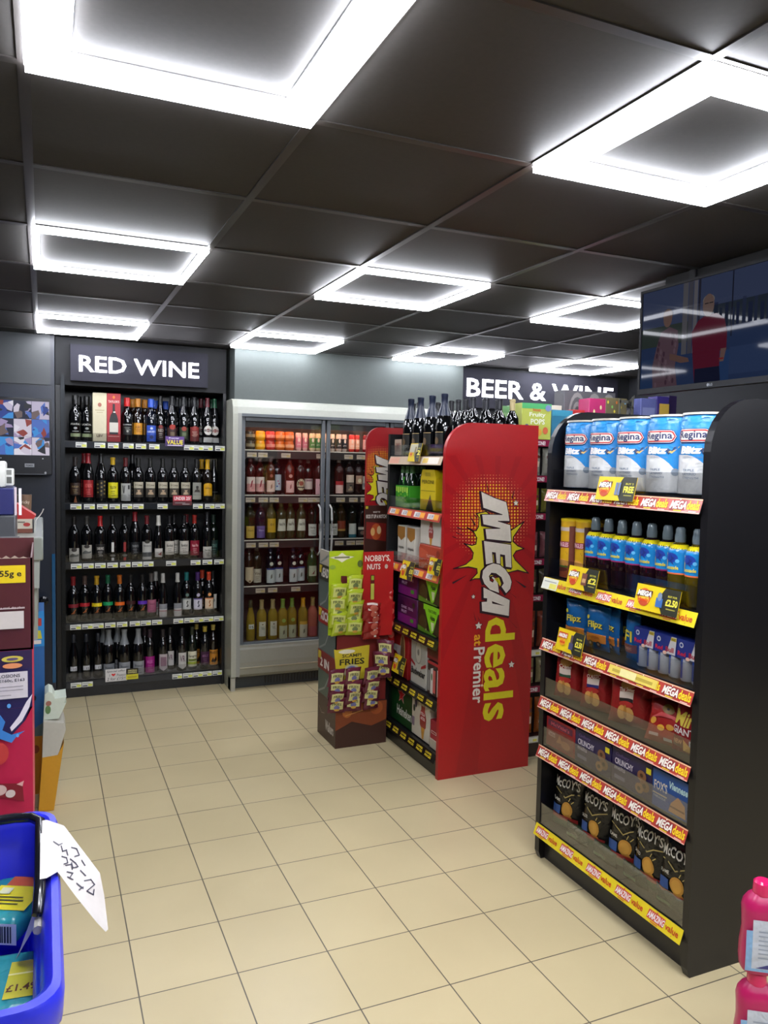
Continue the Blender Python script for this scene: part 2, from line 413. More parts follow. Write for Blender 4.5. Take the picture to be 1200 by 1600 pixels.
# name, px, (kind, glass, cap, art), look
ROWS_UNUSED = [
 # shelf 1 (z of its surface, list)
 (1.727, 'top shelf of the red wine unit', [
  (118, ('port', G0, '#1b1b1b', [('b', .034, .03, .052, '#8f9c74'), ('t', 'PORTAL', -.03, .105, .03, .118, '#b8b8b0'), ('c', 0, .085, .011, .008, '#8d8f8a'), ('r', -.02, .062, .02, .066, '#8d8f8a')]), 'black port bottle with pale green lower label and printed white lettering'),
  (136, 'same0', None), (197-0, None, None)]),
]
def B(kind, glass, cap, art=(), **k): return dict(kind=kind, glass=glass, cap=cap, art=list(art), **k)
PORT = B('port', G0, '#151515', [('b', .034, .028, .05, '#8f9c74'), ('t', 'PORTAL', -.03, .105, .03, .118, '#b8b8b0'), ('c', 0, .085, .011, .008, '#8d8f8a'), ('r', -.02, .062, .02, .066, '#8d8f8a')])
def Y19(z=0): return B('wine', G0, '#20211f', [('b', .036, .035, .14, '#b7b09a'), ('b', .036, .035, .098, '#4a453c'), ('t', '19 Crimes', -.025, .112, .025, .126, '#3b352c')]+face(.072, '#b59b7c', '#2a2622'))
def KAN(c, cp): return B('wine', G0, cp, [('b', .037, .098, .122, c), ROO(.058, '#c9742b'), ROO(.057, '#8d4a1c')])
def BAR(g, cp, lc, top, dot, sc): return B('wine', g, cp, [('b', .034, .04, .118, lc), ('b', .034, .112, .12, top), ('c', 0, .145, .012, .012, dot), ('l2',) if 0 else ('p', [(-.008, .06), (.004, .058), (.01, .07), (.0, .085), (.008, .1), (-.002, .104), (-.006, .086), (.002, .074)], sc)])
def LAB(z0, z1, c, tx=None, tc='#333333', extra=(), cap='#16171a', g=G0, kind='wine', w=.036, **k):
    a = [('b', w, z0, z1, c)]
    if tx:
        h = z1-z0; a += [('t', tx, -w*.62, z0+h*.58, w*.62, z0+h*.78, tc)]+lines(0, z0+h*.42, 3, tc, w*.45, h*.13)
    return B(kind, g, cap, a+list(extra), **k)
S1 = [
 (118, PORT, 'black port bottle with pale green lower strip, left one of the pair'), (197, PORT, 'black port bottle with pale green lower strip beside the cream carton'),
 (465, B('port', G0, '#c02020', [('t', 'COCKBURN', -.03, .115, .03, .124, '#a8a8a8'), ('b', .034, .05, .108, '#191a1a'), ('c', 0, .075, .007, .007, '#9a9a90')]+lines(0, .1, 3, '#77776f')), 'dark port bottle with bright red cap beside the red carton'),
 (540, B('port', GB, '#c27f1e', [('b', .032, .055, .135, '#c98a22'), ('t', 'RUBY', -.018, .1, .018, .112, '#7a4310')]+lines(0, .09, 3, '#7a4310')), 'dark bottle with square orange label and orange cap, in front'),
 (625, B('port', GBL, '#2a55c0', [('b', .034, .01, .12, '#2c4fb0'), ('t', 'HARVEYS', -.028, .07, .028, .084, '#cfd8ee'), ('c', 0, .1, .009, .008, '#b8c4e8'), ('c', 0, .04, .012, .012, '#16265f')]), 'dark bottle with blue label and blue cap'),
 (692, LAB(.025, .12, '#2b1515', 'RED', '#a89f94', [('c', 0, .115, .014, .012, '#7d1f1b')], kind='tall', w=.03), 'slender dark bottle with small dark red label right of the blue one'),
 (765, LAB(.03, .11, '#3a2420', None, '#9a8d70', [('c', 0, .115, .022, .018, '#9c2e22'), ('r', -.015, .04, .015, .08, '#6d5a41')], kind='tall'), 'dark bottle with round red crest label'),
 (843, LAB(.03, .115, '#27331f', None, '#9a8d70', [('c', 0, .105, .018, .016, '#8e3324'), ('r', -.015, .04, .015, .08, '#566343')], kind='tall'), 'dark bottle with green label and red crest'),
 (915, LAB(.02, .12, '#6b2320', None, '#b49a80', [('c', 0, .11, .024, .016, '#8c2a24')]+lines(0, .085, 5, '#c09a8a'), kind='tall'), 'dark bottle with dark red label and red shoulder crest'),
 (1003, B('tall', G0, '#5a1520', [('c', 0, .1, .031, .033, '#d9d5cc'), ('c', 0, .1, .012, .012, '#7d2a25'), ('r', -.027, .092, .027, .106, '#2b2a30'), ('t', 'MARTINI', -.02, .095, .02, .103, '#d9d5cc'), ('b', .033, .015, .05, '#c9c9c4')]), 'vermouth bottle with round white label and dark red cap'),
 (1092, B('tall', G0, '#1f5a3c', [('c', 0, .1, .031, .033, '#d9d5cc'), ('c', 0, .1, .012, .012, '#9d3a25'), ('r', -.027, .092, .027, .106, '#8b2a20'), ('t', 'MARTINI', -.02, .095, .02, .103, '#d9d5cc'), ('b', .033, .015, .05, '#c9c9c4')]), 'vermouth bottle with round white label and green cap, at the right end'),
]
S1B = [(140, PORT, 'black port bottle standing behind the front pair at the left end'), (502, 3, 'dark bottle with orange cap behind, left of the square orange label'), (582, 3, 'dark bottle with orange cap behind, right of the square orange label'),
 (657, 4, 'dark bottle with blue cap standing behind the blue label bottle'), (730, 4, 'dark bottle with blue cap behind, among the slender dark bottles'), (800, 7, 'dark bottle behind, between the red crest and green label bottles'),
 (880, 8, 'dark bottle standing behind the dark red label bottle'), (960, 9, 'dark bottle with dark red cap behind the round white labels'), (1050, 10, 'dark bottle with green cap standing behind the two vermouth bottles')]
S2 = [
 (118, LAB(.05, .13, '#2e1d14', 'RIOJA', '#8f7a50', [('p', [(-.01, .0), (.01, .0), (0, .045)], '#9c5a34')], cap='#2b2422'), 'dark bottle with brown label and a coppery spike, left end'),
 (205, LAB(.035, .15, '#8f1b1e', 'RED BLEND', '#d0605a', cap='#8f1a22', kind='tall', capz=.262), 'tall bottle with big red label and red foil neck'),
 (290, B('tall', G0, '#141414', [('b', .034, .03, .15, '#14120e')]+[('c', .024*math.sin(i*2.1), .05+.009*i, .006, .005, '#8a7540') for i in range(11)]), 'black bottle with ornate gold pattern'),
 (370, LAB(.03, .135, '#d7cf1c', 'YELLOW', '#4f4b10', cap='#c9a21f', capz=.255), 'dark bottle with bright yellow label and yellow cap'),
 (455, B('wine', G0, '#5c1a1e', [('b', .036, .01, .13, '#a9aaa6'), ('p', [(-.024, .115), (-.018, .115), (-.014, .075), (-.01, .115), (-.006, .115), (-.012, .062), (-.017, .062)], '#16181a'), ('r', .012, .09, .026, .118, '#3a3d3e')]), 'dark bottle with long grey white label and small dark V'),
 (540, Y19(), 'dark bottle with portrait label, first of the five like portrait bottles'), (620, Y19(1), 'dark bottle with portrait label, second of the six portrait bottles'),
 (703, Y19(2), 'dark bottle with portrait label, third of the five like portrait bottles'), (778, Y19(), 'dark bottle with portrait label, just behind the UNDER 25 card'),
 (855, Y19(), 'dark bottle with portrait label, right of the UNDER 25 card'),
 (930, B('wine', G0, '#222', [('b', .034, .02, .14, '#8f8f86'), ('b', .034, .02, .05, '#b9b7a8')]+face(.09, '#3a332c', '#15120f'))if 0 else B('wine', G0, '#222222', [('b', .034, .02, .14, '#8f8f86'), ('b', .034, .02, .05, '#b9b7a8')]+face(.09, '#3a332c', '#15120f')), 'dark bottle with grey label and hooded dark figure'),
 (1003, B('wine', GB, '#d6a415', [('b', .033, .045, .125, '#d6a017'), ('c', 0, .125, .03, .012, '#d6a017'), ('t', 'CASTILLO', -.024, .095, .024, .105, '#6b3f0a')], capz=.235), 'dark bottle with golden yellow label and yellow cap'),
 (1078, B('slim', G0, '#101010', [('b', .028, .07, .072, '#777777')]), 'slender black bottle in front of a beige carton, right end')]
S3 = [
 (110, LAB(.0, .09, '#aaa79d', None, '#444444', [('c', 0, .08, .018, .014, '#2c2623'), ('p', [(-.03, .04), (-.01, .055), (.01, .045), (.03, .05), (.03, .035), (-.03, .03)], '#5b5c58')], cap='#1c1a18'), 'dark bottle with low white landscape label, left end'),
 (195, LAB(.02, .11, '#a9a69b', None, '#444444', [('c', 0, .1, .018, .012, '#2c2623'), ('p', [(-.03, .06), (-.01, .075), (.01, .065), (.03, .07), (.03, .055), (-.03, .05)], '#5b5c58')], cap='#3a3936'), 'dark bottle with white landscape label, second from the left'),
 (285, LAB(.02, .115, '#1a1818', 'DARK FACE', '#cfcac2', cap='#b01a1c', capz=.235), 'black label bottle with white lettering and red cap'),
 (367, B('wine', G0, '#121413', [('r', -.008, .06, .008, .125, '#d2d2cc'), ('c', 0, .035, .018, .008, '#6c6c68'), ('r', -.008, .0, .008, .02, '#c9c9c4')]), 'black bottle with narrow upright white strip'),
 (447, B('wine', G0, '#121413', [('r', -.008, .06, .008, .125, '#8d1c1c'), ('c', 0, .035, .018, .008, '#6c6c68'), ('r', -.008, .0, .008, .02, '#a0201e')]), 'black bottle with narrow upright red strip'),
 (520, LAB(.035, .12, '#15171a', 'TRIVENTO', '#8d8f90', cap='#8e2029', kind='tall'), 'tall dark bottle with dark label and dull red foil'),
 (597, B('wine', G0, '#6f1d25', [('b', .036, .0, .125, '#b4b3ac'), ('b', .036, .02, .05, '#4c5258'), ('c', 0, .125, .018, .013, '#2b2a22'), ('t', 'TRIVENTO', -.025, .09, .025, .1, '#33343a')]), 'bottle with white label, round seal and dark red foil'),
 (675, B('slim', G0, '#d6d6ce', [('b', .03, .015, .075, '#c9c5bd'), ('p', [(-.01, .035), (.018, .025), (.02, .055), (.008, .042)], '#6e1a20')], capz=.235), 'bottle with white cap and white label with red bird shape'),
 (748, LAB(.03, .125, '#c6c1b5', 'Barefoot', '#3c3a36'), 'dark bottle with plain cream label, left one of three alike'),
 (788, LAB(.03, .125, '#c6c1b5', 'Barefoot', '#3c3a36'), 'dark bottle with plain cream label, middle one of three alike'),
 (845, LAB(.03, .125, '#c6c1b5', 'Barefoot', '#3c3a36'), 'dark bottle with plain cream label, right one of three alike'),
 (917, LAB(.02, .125, '#8a1830', 'House Wine', '#e0b0b0', cap='#a32a22'), 'bottle with crimson label and red cap'),
 (1000, LAB(.0, .08, '#c9c7bc', 'Hardys', '#3c3a36', kind='tall'), 'dark bottle with low cream label near the right end'),
 (1083, LAB(.0, .12, '#16302a', 'STONES', '#5f8b7c', cap='#1e2f28', g=GG), 'dark green bottle with green label at the right end')]
S4 = [
 (105, KAN('#7a1a26', '#7a1a1f'), 'black bottle with dark red band and orange animal'), (183, KAN('#b3202a', '#4a3a34'), 'black bottle with bright red band and orange animal'),
 (262, KAN('#e0c81a', '#b58d20'), 'black bottle with yellow band and orange animal'), (338, KAN('#159a5c', '#155a3c'), 'black bottle with green band and orange animal'),
 (415, KAN('#e2651a', '#b5611c'), 'black bottle with orange band and orange animal'), (490, KAN('#3a1616', '#1b1b1b'), 'black bottle with brown band and orange animal'),
 (567, KAN('#5a2aa8', '#1b1b1b'), 'black bottle with purple band and orange animal'),
 (632, LAB(.03, .12, '#b0647e', 'i heart', '#7a3350', cap='#55504c'), 'dark bottle with dusty pink label'),
 (705, B('slim', G0, '#b3b3ae', [('b', .031, .0, .09, '#c9c6c2'), ('b', .031, .055, .092, '#8f9194'), ('b', .031, .04, .044, '#a03340')], capz=.24), 'slim bottle with silver cap and grey white label'),
 (803, B('slim', G0, '#c4c4be', [('b', .031, .0, .09, '#c9c6c2'), ('b', .031, .055, .092, '#8f9194'), ('b', .031, .04, .044, '#a03340')], capz=.24), 'slim bottle with pale silver cap right of the empty gap'),
 (867, BAR(G0, '#1d6a6a', '#c9c9c4', '#7f8a86', '#5f7a70', '#4a4a48'), 'bottle with teal cap and white footprint label'),
 (937, BAR(G0, '#4a2a6a', '#d0ccd6', '#6a5a9a', '#b8b0c8', '#4a4a58'), 'bottle with purple cap and white footprint label'),
 (1012, BAR(G0, '#c8432a', '#e3c8a8', '#d98a5a', '#e29a5a', '#a86a3a'), 'bottle with orange red cap and peach footprint label'),
 (1092, LAB(.03, .135, '#cfccc2', None, '#555555', [('c', 0, .09, .01, .012, '#8a8a80')], w=.024), 'dark bottle with narrow white label, right end')]
S5 = [
 (107, B('slim', G0, '#22252c', [('r', -.022, .06, .022, .09, '#c9c9cc'), ('t', '15', .0, .063, .018, .08, '#33343a')]), 'slim black bottle with white price tag, left end'),
 (192, B('slim', G0, '#22252c', [('r', -.022, .06, .022, .09, '#c9c9cc'), ('t', '15', .0, .063, .018, .08, '#33343a')]), 'slim black bottle with white price tag, second from left'),
 (270, B('slim', G0, '#22252c', [('r', -.022, .06, .022, .09, '#c9c9cc'), ('t', '15', .0, .063, .018, .08, '#33343a')]), 'slim black bottle with white price tag, third from left'),
 (345, LAB(.0, .085, '#8d9093', 'Prosecco', '#4a4d50', cap='#7f8488', kind='fizz', w=.042), 'sparkling bottle with silver foil above the handwritten card'),
 (447, LAB(.0, .095, '#9a9c9e', 'Prosecco', '#4a4d50', cap='#8b9094', kind='fizz', w=.042), 'sparkling bottle with silver foil behind the black yellow offer tag'),
 (540, LAB(.0, .095, '#97999b', 'Prosecco', '#4a4d50', cap='#85898d', kind='fizz', w=.042), 'sparkling bottle with silver foil left of the magenta label'),
 (620, LAB(.0, .115, '#a01a7a', 'MALBEC', '#d06ab0', cap='#3a2a34'), 'bottle with vivid magenta label'),
 (705, B('wine', G0, '#2a2528', [('b', .03, .03, .13, '#b9aeb0'), ('p', [(-.03, .03), (0, .012), (.03, .03)], '#b9aeb0'), ('r', -.02, .045, .02, .11, '#8a6a78')]), 'bottle with pointed grey pink label'),
 (760, B('wine', G0, '#1c1c20', [('b', .026, .03, .135, '#c4c0bc'), ('t', 'VR', -.016, .07, .016, .11, '#7a5a6a')]), 'dark bottle with white label and initials, partly behind'),
 (832, B('wine', G0, '#1c1c20', [('b', .03, .03, .13, '#c9c6c0'), ('p', [(-.03, .03), (0, .012), (.03, .03)], '#c9c6c0'), ('t', 'VR', -.018, .065, .018, .11, '#6a4a5a')]), 'bottle with pointed white label and initials'),
 (902, B('wine', GG, '#2a3020', [('b', .036, .02, .13, '#d6d3b8'), ('b', .036, .035, .055, '#a8b83a'), ('t', 'Sangria', -.03, .085, .03, .105, '#33331c'), ('r', -.03, .06, .03, .075, '#6a7a2c')]), 'bottle with white and lime label'),
 (985, LAB(.03, .125, '#3d1a38', 'MERLOT', '#8a5a80', cap='#b09a3a', capz=.265), 'dark bottle with deep purple label and gold cap'),
 (1050, B('wine', GB, '#c0ab52', [('b', .036, .015, .125, '#c9852a'), ('t', 'PRAGUE', -.027, .095, .027, .115, '#2a1a0c'), ('p', [(-.02, .04), (-.005, .07), (.0, .05), (.018, .08), (.022, .05), (.01, .03), (-.01, .035)], '#2a1a10')], capz=.265), 'bottle with orange label and pale gold cap, right end')]
ROWS = [(1.728, 'on the top shelf of the red wine unit', S1, 613, 3), (1.318, 'on the second red wine shelf', S2, 0, 3), (.92, 'on the middle red wine shelf', S3, 0, 4), (.51, 'on the fourth red wine shelf', S4, 0, 4), (.115, 'on the bottom red wine shelf', S5, 0, 4)]
RC = {'front': 0}
def words(s): return len(s.split())
PLACED = []
def put_bottle(spec, x, y, z, label, group, rz=0, cat='wine bottle', name='wine_bottle'):
    R = PROF[spec['kind']][1]
    for _ in range(30):        # a bottle that would touch another steps back behind it
        if all(abs(q[2]-z) > .05 or math.hypot(q[0]-x, q[1]-y) > q[3]+R+.0015 for q in PLACED): break
        y += .008
    PLACED.append((x, y, z, R))
    key = 'b'+repr(sorted((k, str(v)) for k, v in spec.items()))
    return product(name, bottle(**spec), key, label, cat, (x, y, z), rz, group)

# ------------------------------------------------------------------ red wine unit
def ticket_mesh():
    b = MB(); b.box(-.034, .034, -.0015, 0, 0, .034, M('#e4e5de'))
    b.art([('r', .004, .004, .031, .02, '#d8dc62'), ('r', -.03, .004, .0, .012, '#3c3f48'), ('r', -.03, .021, .02, .024, '#8b8d8c'), ('r', -.03, .027, .012, .029, '#9b9d9c')], front(-.0015))
    return b
TICK = ticket_mesh().mesh('price_ticket')
u = thing('wine_shelf_unit', 'tall black shelving unit full of red wine under the lit sign', 'shelf unit', (.08, 5.58, 0))
UX0, UX1 = .0, 1.116   # local
MB().box(UX0, UX0+.045, 0, .42, 0, 2.09, BLACK).build('side_panel', u); MB().box(UX1-.02, UX1, 0, .42, 0, 2.09, BLACK).build('side_panel', u)
b = MB(); b.box(UX0+.045, UX1-.02, .40, .42, 0, 2.09, M('#101318', 'satin')); b.build('back_panel', u)
b = MB(); b.box(UX0+.045, UX1-.02, .012, .4, 0, .075, BLK2); b.build('plinth', u)
b = MB(); b.box(UX0, UX1, .0, .42, 2.092, 2.40, M('#17181b', 'matte')); b.build('header', u)
b = MB(); b.prism([(.03, 0), (.055, 0), (.055, 2.10), (.05, 2.15), (.043, 2.16), (.035, 2.15), (.03, 2.10)], -.02, .0, M('#2a2c2e', 'metal')); b.build('upright', u)
TK = [[120+38, 245+38, 335+38, 436+38, 520+38, 610+38, 855+25, 905+38, 975+32, 1050+38], [85+38, 175+38, 262+38, 345+38, 428+38, 503+38, 665+38, 900+40, 985+34, 1055+34],
      [88+38, 168+38, 248+38, 330+38, 416+38, 495+38, 570+38, 722+38, 888+36, 967+36, 1045+36], [83+38, 162+38, 235+38, 315+38, 394+38, 480+38, 553+38, 628+38, 773+36, 845+36, 915+30, 975+36, 1045+34], [86+38, 162+38, 765+36, 836+36, 903+36, 965+36, 1033+36]]
SPY = [692, 788, 883, 975, 1062]
for i, (z, ph, items, _a, cr) in enumerate(ROWS):
    sh = MB(); sh.box(.045, UX1-.02, .0, .4, z-.018, z-.001, BLK2); so = sh.build('shelf', u)
    st = MB(); st.box(.05, UX1-.025, -.012, -.002, z-.045, z-.0055, M('#1f2227', 'gloss')); st.build('price_strip', so)
    r = MB(); r.box(.05, UX1-.025, -.004, -.001, z, z+.055, ACRYL); r.build('riser', so)
    for tx in TK[i]:
        px = 90+tx/4.2857; X = onY(px, SPY[i], 5.567)[0]
        place(TICK, 'price_ticket', so, (min(X-.08, UX1-.04), -.0125, z-.043))
for i, (z, ph, items, _a, cr) in enumerate(ROWS):
    for cx, spec, look in items:
        X = onY(90+cx/4.2857, SPY[i]-30, 5.64)[0]
        X = min(max(X, .168), 1.136)
        lb = look+' '+ph
        if words(lb) > 16: lb = look+', '+['top', 'second', 'middle', 'fourth', 'bottom'][i]+' wine shelf'
        put_bottle(spec, X, 5.643, z, lb, 'bottles on the red wine shelves')
for cx, spec, look in S1B:
    sp = S1[spec][1] if isinstance(spec, int) else spec
    put_bottle(sp, min(max(onY(90+cx/4.2857, 660, 5.74)[0], .17), 1.134), 5.745, 1.728, look+', top wine shelf', 'bottles on the red wine shelves')
rnd = random.Random(4)
back = {1: [(178, S2[1][1], 'bottle with red foil standing in the second row at left'), (500, S2[2][1], 'black bottle in the second row among the portrait bottles'), (965, S2[11][1], 'yellow capped bottle in the second row beside the golden label')],
        2: [(765, S3[0][1], 'dark bottle in the second row behind the cream labels'), (862, S3[6][1], 'bottle with dark red foil in the second row')],
        3: [(657, S4[8][1], 'silver capped bottle in the second row beside the pink label'), (968, S4[12][1], 'bottle with red cap in the second row of footprint labels')],
        4: [(310, S5[3][1], 'sparkling bottle in the second row at left'), (402, S5[4][1], 'sparkling bottle in the second row at centre'), (585, S5[6][1], 'dark necked bottle in the second row near the magenta label'), (930, S5[12][1], 'gold capped bottle in the second row')]}
for i, L in back.items():
    for cx, spec, look in L:
        lb = look+', '+['top', 'second', 'middle', 'fourth', 'bottom'][i]+' wine shelf'
        put_bottle(spec, min(max(onY(90+cx/4.2857, SPY[i]-30, 5.74)[0], .17), 1.134), 5.745, ROWS[i][0], lb, 'bottles on the red wine shelves')
def carton(w, d, h, col, items, fin='print', bev=.002):
    def f():
        b = MB(); b.box(-w/2, w/2, -d/2, d/2, 0, h, M(col, fin), bev, 1); b.art(items, front(-d/2)); return b
    return f
xx = onY(90+282/4.2857, 660, 5.6)[0]
single('gift_carton', carton(.088, .085, .325, '#cbc3a4', [('c', 0, .245, .012, .014, '#9a5a4a'), ('r', -.03, .205, .03, .212, '#b0a482'), ('r', -.02, .192, .02, .196, '#a89c7c'), ('t', 'LBV', -.02, .03, .02, .048, '#5a4a3a')]), 'c1', 'tall cream port carton marked LBV on the top wine shelf', 'bottle carton', (xx, 5.64, 1.728))
xx = onY(90+376/4.2857, 660, 5.6)[0]
single('gift_carton', carton(.088, .085, .325, '#a3242c', [('c', 0, .3, .008, .01, '#e07a2a'), ('t', "TAYLOR'S", -.035, .262, .035, .278, '#e8c0b8'), ('p', [(-.027, .05), (.027, .05), (.027, .15), (.02, .18), (.008, .2), (.007, .255), (-.007, .255), (-.008, .2), (-.02, .18), (-.027, .15)], '#14161a'), ('r', -.028, .065, .028, .13, '#c9c4b8'), ('r', -.035, .035, .035, .039, '#d8a09a'), ('c', .004, .2, .008, .004, '#e8e4dc')]), 'c2', 'tall red port carton with a printed bottle on the top wine shelf', 'bottle carton', (xx, 5.64, 1.728))
xx = onY(90+1078/4.2857, 740, 5.7)[0]
single('gift_carton', carton(.07, .07, .31, '#6a6450', [('r', -.028, .02, .028, .29, '#595440')]), 'c3', 'beige brown carton behind the slender black bottle, second wine shelf', 'bottle carton', (1.138, 5.80, 1.318))
def card(w, h, items, col, t=.002): 
    def f():
        b = MB(); b.box(-w/2, w/2, 0, t, 0, h, M(col)); b.art(items, front(0)); return b
    return f
X, Z = onY(90+785/4.2857, 530+718/4.2857, 5.555)
single('offer_card', card(.13, .07, [('r', -.06, .035, .06, .065, '#5b2f86'), ('t', 'VALUE', -.055, .014, .055, .045, '#f0e030'), ('r', -.05, .004, .05, .01, '#d8c8e8'), ('t', 'Premier', -.04, .052, .03, .062, '#e0d8f0')], '#3a1f5c'), 'cv', 'purple card with yellow word VALUE on the top wine shelf edge', 'offer card', (X, 5.554, Z))
X, Z = onY(90+835/4.2857, 530+1112/4.2857, 5.555)
single('offer_card', card(.13, .07, [('r', -.062, .03, .062, .066, '#c02a3c'), ('t', 'UNDER 25?', -.055, .036, .055, .06, '#f4e6e8'), ('r', -.05, .015, .02, .018, '#a0a0a0'), ('r', .0, .006, .05, .009, '#c8c8c8')], '#55101c'), 'cu', 'red card reading UNDER 25? on the second wine shelf edge', 'offer card', (X, 5.554, Z))
X, Z = onY(90+393/4.2857, 770+1262/4.2857, 5.55)
def hand_card():
    b = MB(); b.box(-.07, .07, 0, .002, 0, .085, M('#dcd9d6'))
    k = M('#2b2a33'); f = front(0)
    b.text('Special offer', -.062, .06, .06, .078, k, f, 1, .0, .2); b.text('I', -.045, .036, -.04, .052, k, f, 2, .0, .2)
    b.poly([(-.018, .035), (-.005, .047), (-.006, .054), (-.012, .055), (-.018, .05), (-.024, .055), (-.03, .054), (-.031, .047)], M('#d82020'), f, 3)
    b.text('Prosecco', .004, .034, .062, .052, k, f, 4, .0, .2); b.text('2 for £15!!', -.06, .008, .06, .028, k, f, 5, .0, .2); return b
single('offer_card', hand_card, 'ch', 'handwritten white card offering two for fifteen on the bottom wine shelf', 'offer card', (X, 5.552, Z))
X, Z = onY(90+500/4.2857, 770+1248/4.2857, 5.55)
single('offer_card', card(.08, .075, [('r', -.04, .0, .04, .035, '#d8cf2c'), ('t', 'AMAZING', -.03, .055, .03, .066, '#e0d890'), ('t', 'OFFERS', -.03, .042, .03, .052, '#e0d890'), ('r', -.03, .01, .03, .022, '#b8a820')], '#2a2418'), 'cy', 'small black and yellow offer tag right of the handwritten card', 'offer card', (X, 5.552, Z))

# ------------------------------------------------------------------ glass door fridge
fr = thing('display_fridge', 'wide grey glass door fridge with pink, white and canned drinks', 'fridge', (1.20, 5.37, 0))
FW = 1.75; FD = .62; FG = M('#a3a497', 'satin'); FG2 = M('#8e908a', 'satin'); FDK = M('#565c60', 'satin'); IN = M('#7a625c', 'satin')
sp = [(0.02, 0), (.62, 0), (.62, 2.03), (.06, 2.045), (.03, 2.035), (.008, 1.99), (.0, 1.94), (.0, .10), (.02, .08)]
b = MB(); b.prism([(p[0], p[1]) for p in sp], 0, .035, FG, 'x'); b.build('side_panel', fr)
b = MB(); b.prism([(p[0], p[1]) for p in sp], FW-.035, FW, FG, 'x'); b.build('side_panel', fr)
b = MB(); b.prism([(.0, 1.945), (.008, 1.99), (.03, 2.035), (.06, 2.045), (.62, 2.03), (.62, 1.99), (.04, 1.96), (.04, 1.94)], .035, FW-.035, M('#a6a89e', 'satin'), 'x'); b.build('canopy', fr)
b = MB(); b.box(.035, .062, .0, .03, .10, 1.945, FG2); b.box(.062, FW-.062, .0, .03, 1.925, 1.945, FDK); b.box(FW-.062, FW-.035, 0, .03, .1, 1.945, FG2); b.build('front_frame', fr)
b = MB(); b.prism([(.0, .305), (-.004, .29), (-.004, .2), (.0, .17), (.012, .11), (.04, .085), (.06, .085), (.06, .32), (.0, .32)], .062, FW-.035, M('#8d8d82', 'satin'), 'x'); b.build('kick_panel', fr)
b = MB(); b.box(.062, FW-.05, -.006, .0, .158, .166, M('#d8d8d0', 'metal')); b.build('trim_bar', fr)
b = MB(); b.box(.03, FW-.02, .07, .6, .0, .085, M('#2f3437', 'satin'))
for k in range(60): b.box(.26+k*.022, .27+k*.022, .066, .07, .02, .075, M('#15181a', 'satin'))
b.build('plinth_grille', fr)
b = MB(); b.box(0.0, .03, .0, .09, .0, .09, M('#a8a698', 'satin')); b.build('foot', fr)
b = MB(); b.box(.035, FW-.035, .585, .6, .085, 1.99, IN); b.box(.035, FW-.035, .06, .6, .30, .318, IN); b.box(.035, .04, .06, .6, .3, 1.96, M('#5a4a48', 'satin')); b.box(FW-.04, FW-.035, .06, .6, .3, 1.96, IN); b.box(.04, FW-.04, .06, .585, 1.9, 1.95, M('#262222', 'satin')); b.build('liner', fr)
FL = emat('fridge_tube', '#ffb99a', FRIDGE_STRENGTH, base='#ffffff')
b = MB(); b.box(.08, FW-.08, .10, .125, 1.895, 1.91, FL); b.build('light_tube', fr)
MB().box(.05, FW-.05, .068, .078, 1.855, 1.95, M('#3a2c2c', 'satin')).build('valance', fr)
MB().box(.08, FW-.08, .56, .575, 1.91, 1.925, FL).build('light_tube', fr)
FSZ = [1.698, 1.378, 1.055, .725]
TICKF = MB().box(-.034, .034, -.0015, 0, 0, .032, M('#c9b8a4')); TICKF.art([('r', .004, .004, .031, .018, '#cbb27a'), ('r', -.03, .018, .02, .021, '#6b5f55')], front(-.0015)); TICKF = TICKF.mesh('price_ticket')
FT = [[182, 253, 402, 628, 808, 888], [172, 255, 325, 512, 572, 628, 755, 838, 912], [175, 255, 325, 745, 820, 880], None]
for i, z in enumerate(FSZ):
    sh = MB(); sh.box(.04, FW-.04, .11, .56, z-.02, z-.004, M('#4a3e3a', 'satin')); so = sh.build('shelf', fr)
    e = MB(); e.box(.04, FW-.04, .095, .11, z-.06, z, M('#332b29', 'satin')); e.box(.04, FW-.04, .091, .096, z-.006, z+.001, M('#e8e0d0', 'gloss')); e.build('shelf_edge', so)
    xs = [350+q/4.138 for q in FT[i]] if FT[i] else [350+q/6.154 for q in (350, 468, 690)]
    for px in xs: place(TICKF, 'price_ticket', so, (onY(px, 700+80*i, 5.46)[0]-1.2, .0945, z-.052))
# doors
DX = [(.062, .686), (.696, 1.19), (1.20, 1.688)]
DX = [(.066, .682), (.694, 1.186), (1.198, 1.684)]
for k, (a, c_) in enumerate(DX):
    d = MB(); w = .028
    for q in ((a, a+w, .31, 1.925), (c_-w, c_, .31, 1.925), (a+w, c_-w, .31, .335), (a+w, c_-w, 1.895, 1.925)): d.box(q[0], q[1], .03, .055, q[2], q[3], FDK, .003, 1)
    do = d.build('door', fr)
    MB().box(a+w, c_-w, .04, .046, .335, 1.895, GLASS).build('pane', do)
    hx = c_-.045 if k != 1 else a+.03
    h = MB(); s = 1
    h.tube([(hx, .03, 1.31), (hx, -.01, 1.285), (hx, -.022, 1.2), (hx, -.026, 1.12), (hx, -.022, 1.04), (hx, -.012, .97), (hx, .03, .945)], [.006, .007, .008, .008, .008, .007, .006], M('#a4a6a4', 'satin')); h.build('handle', do)
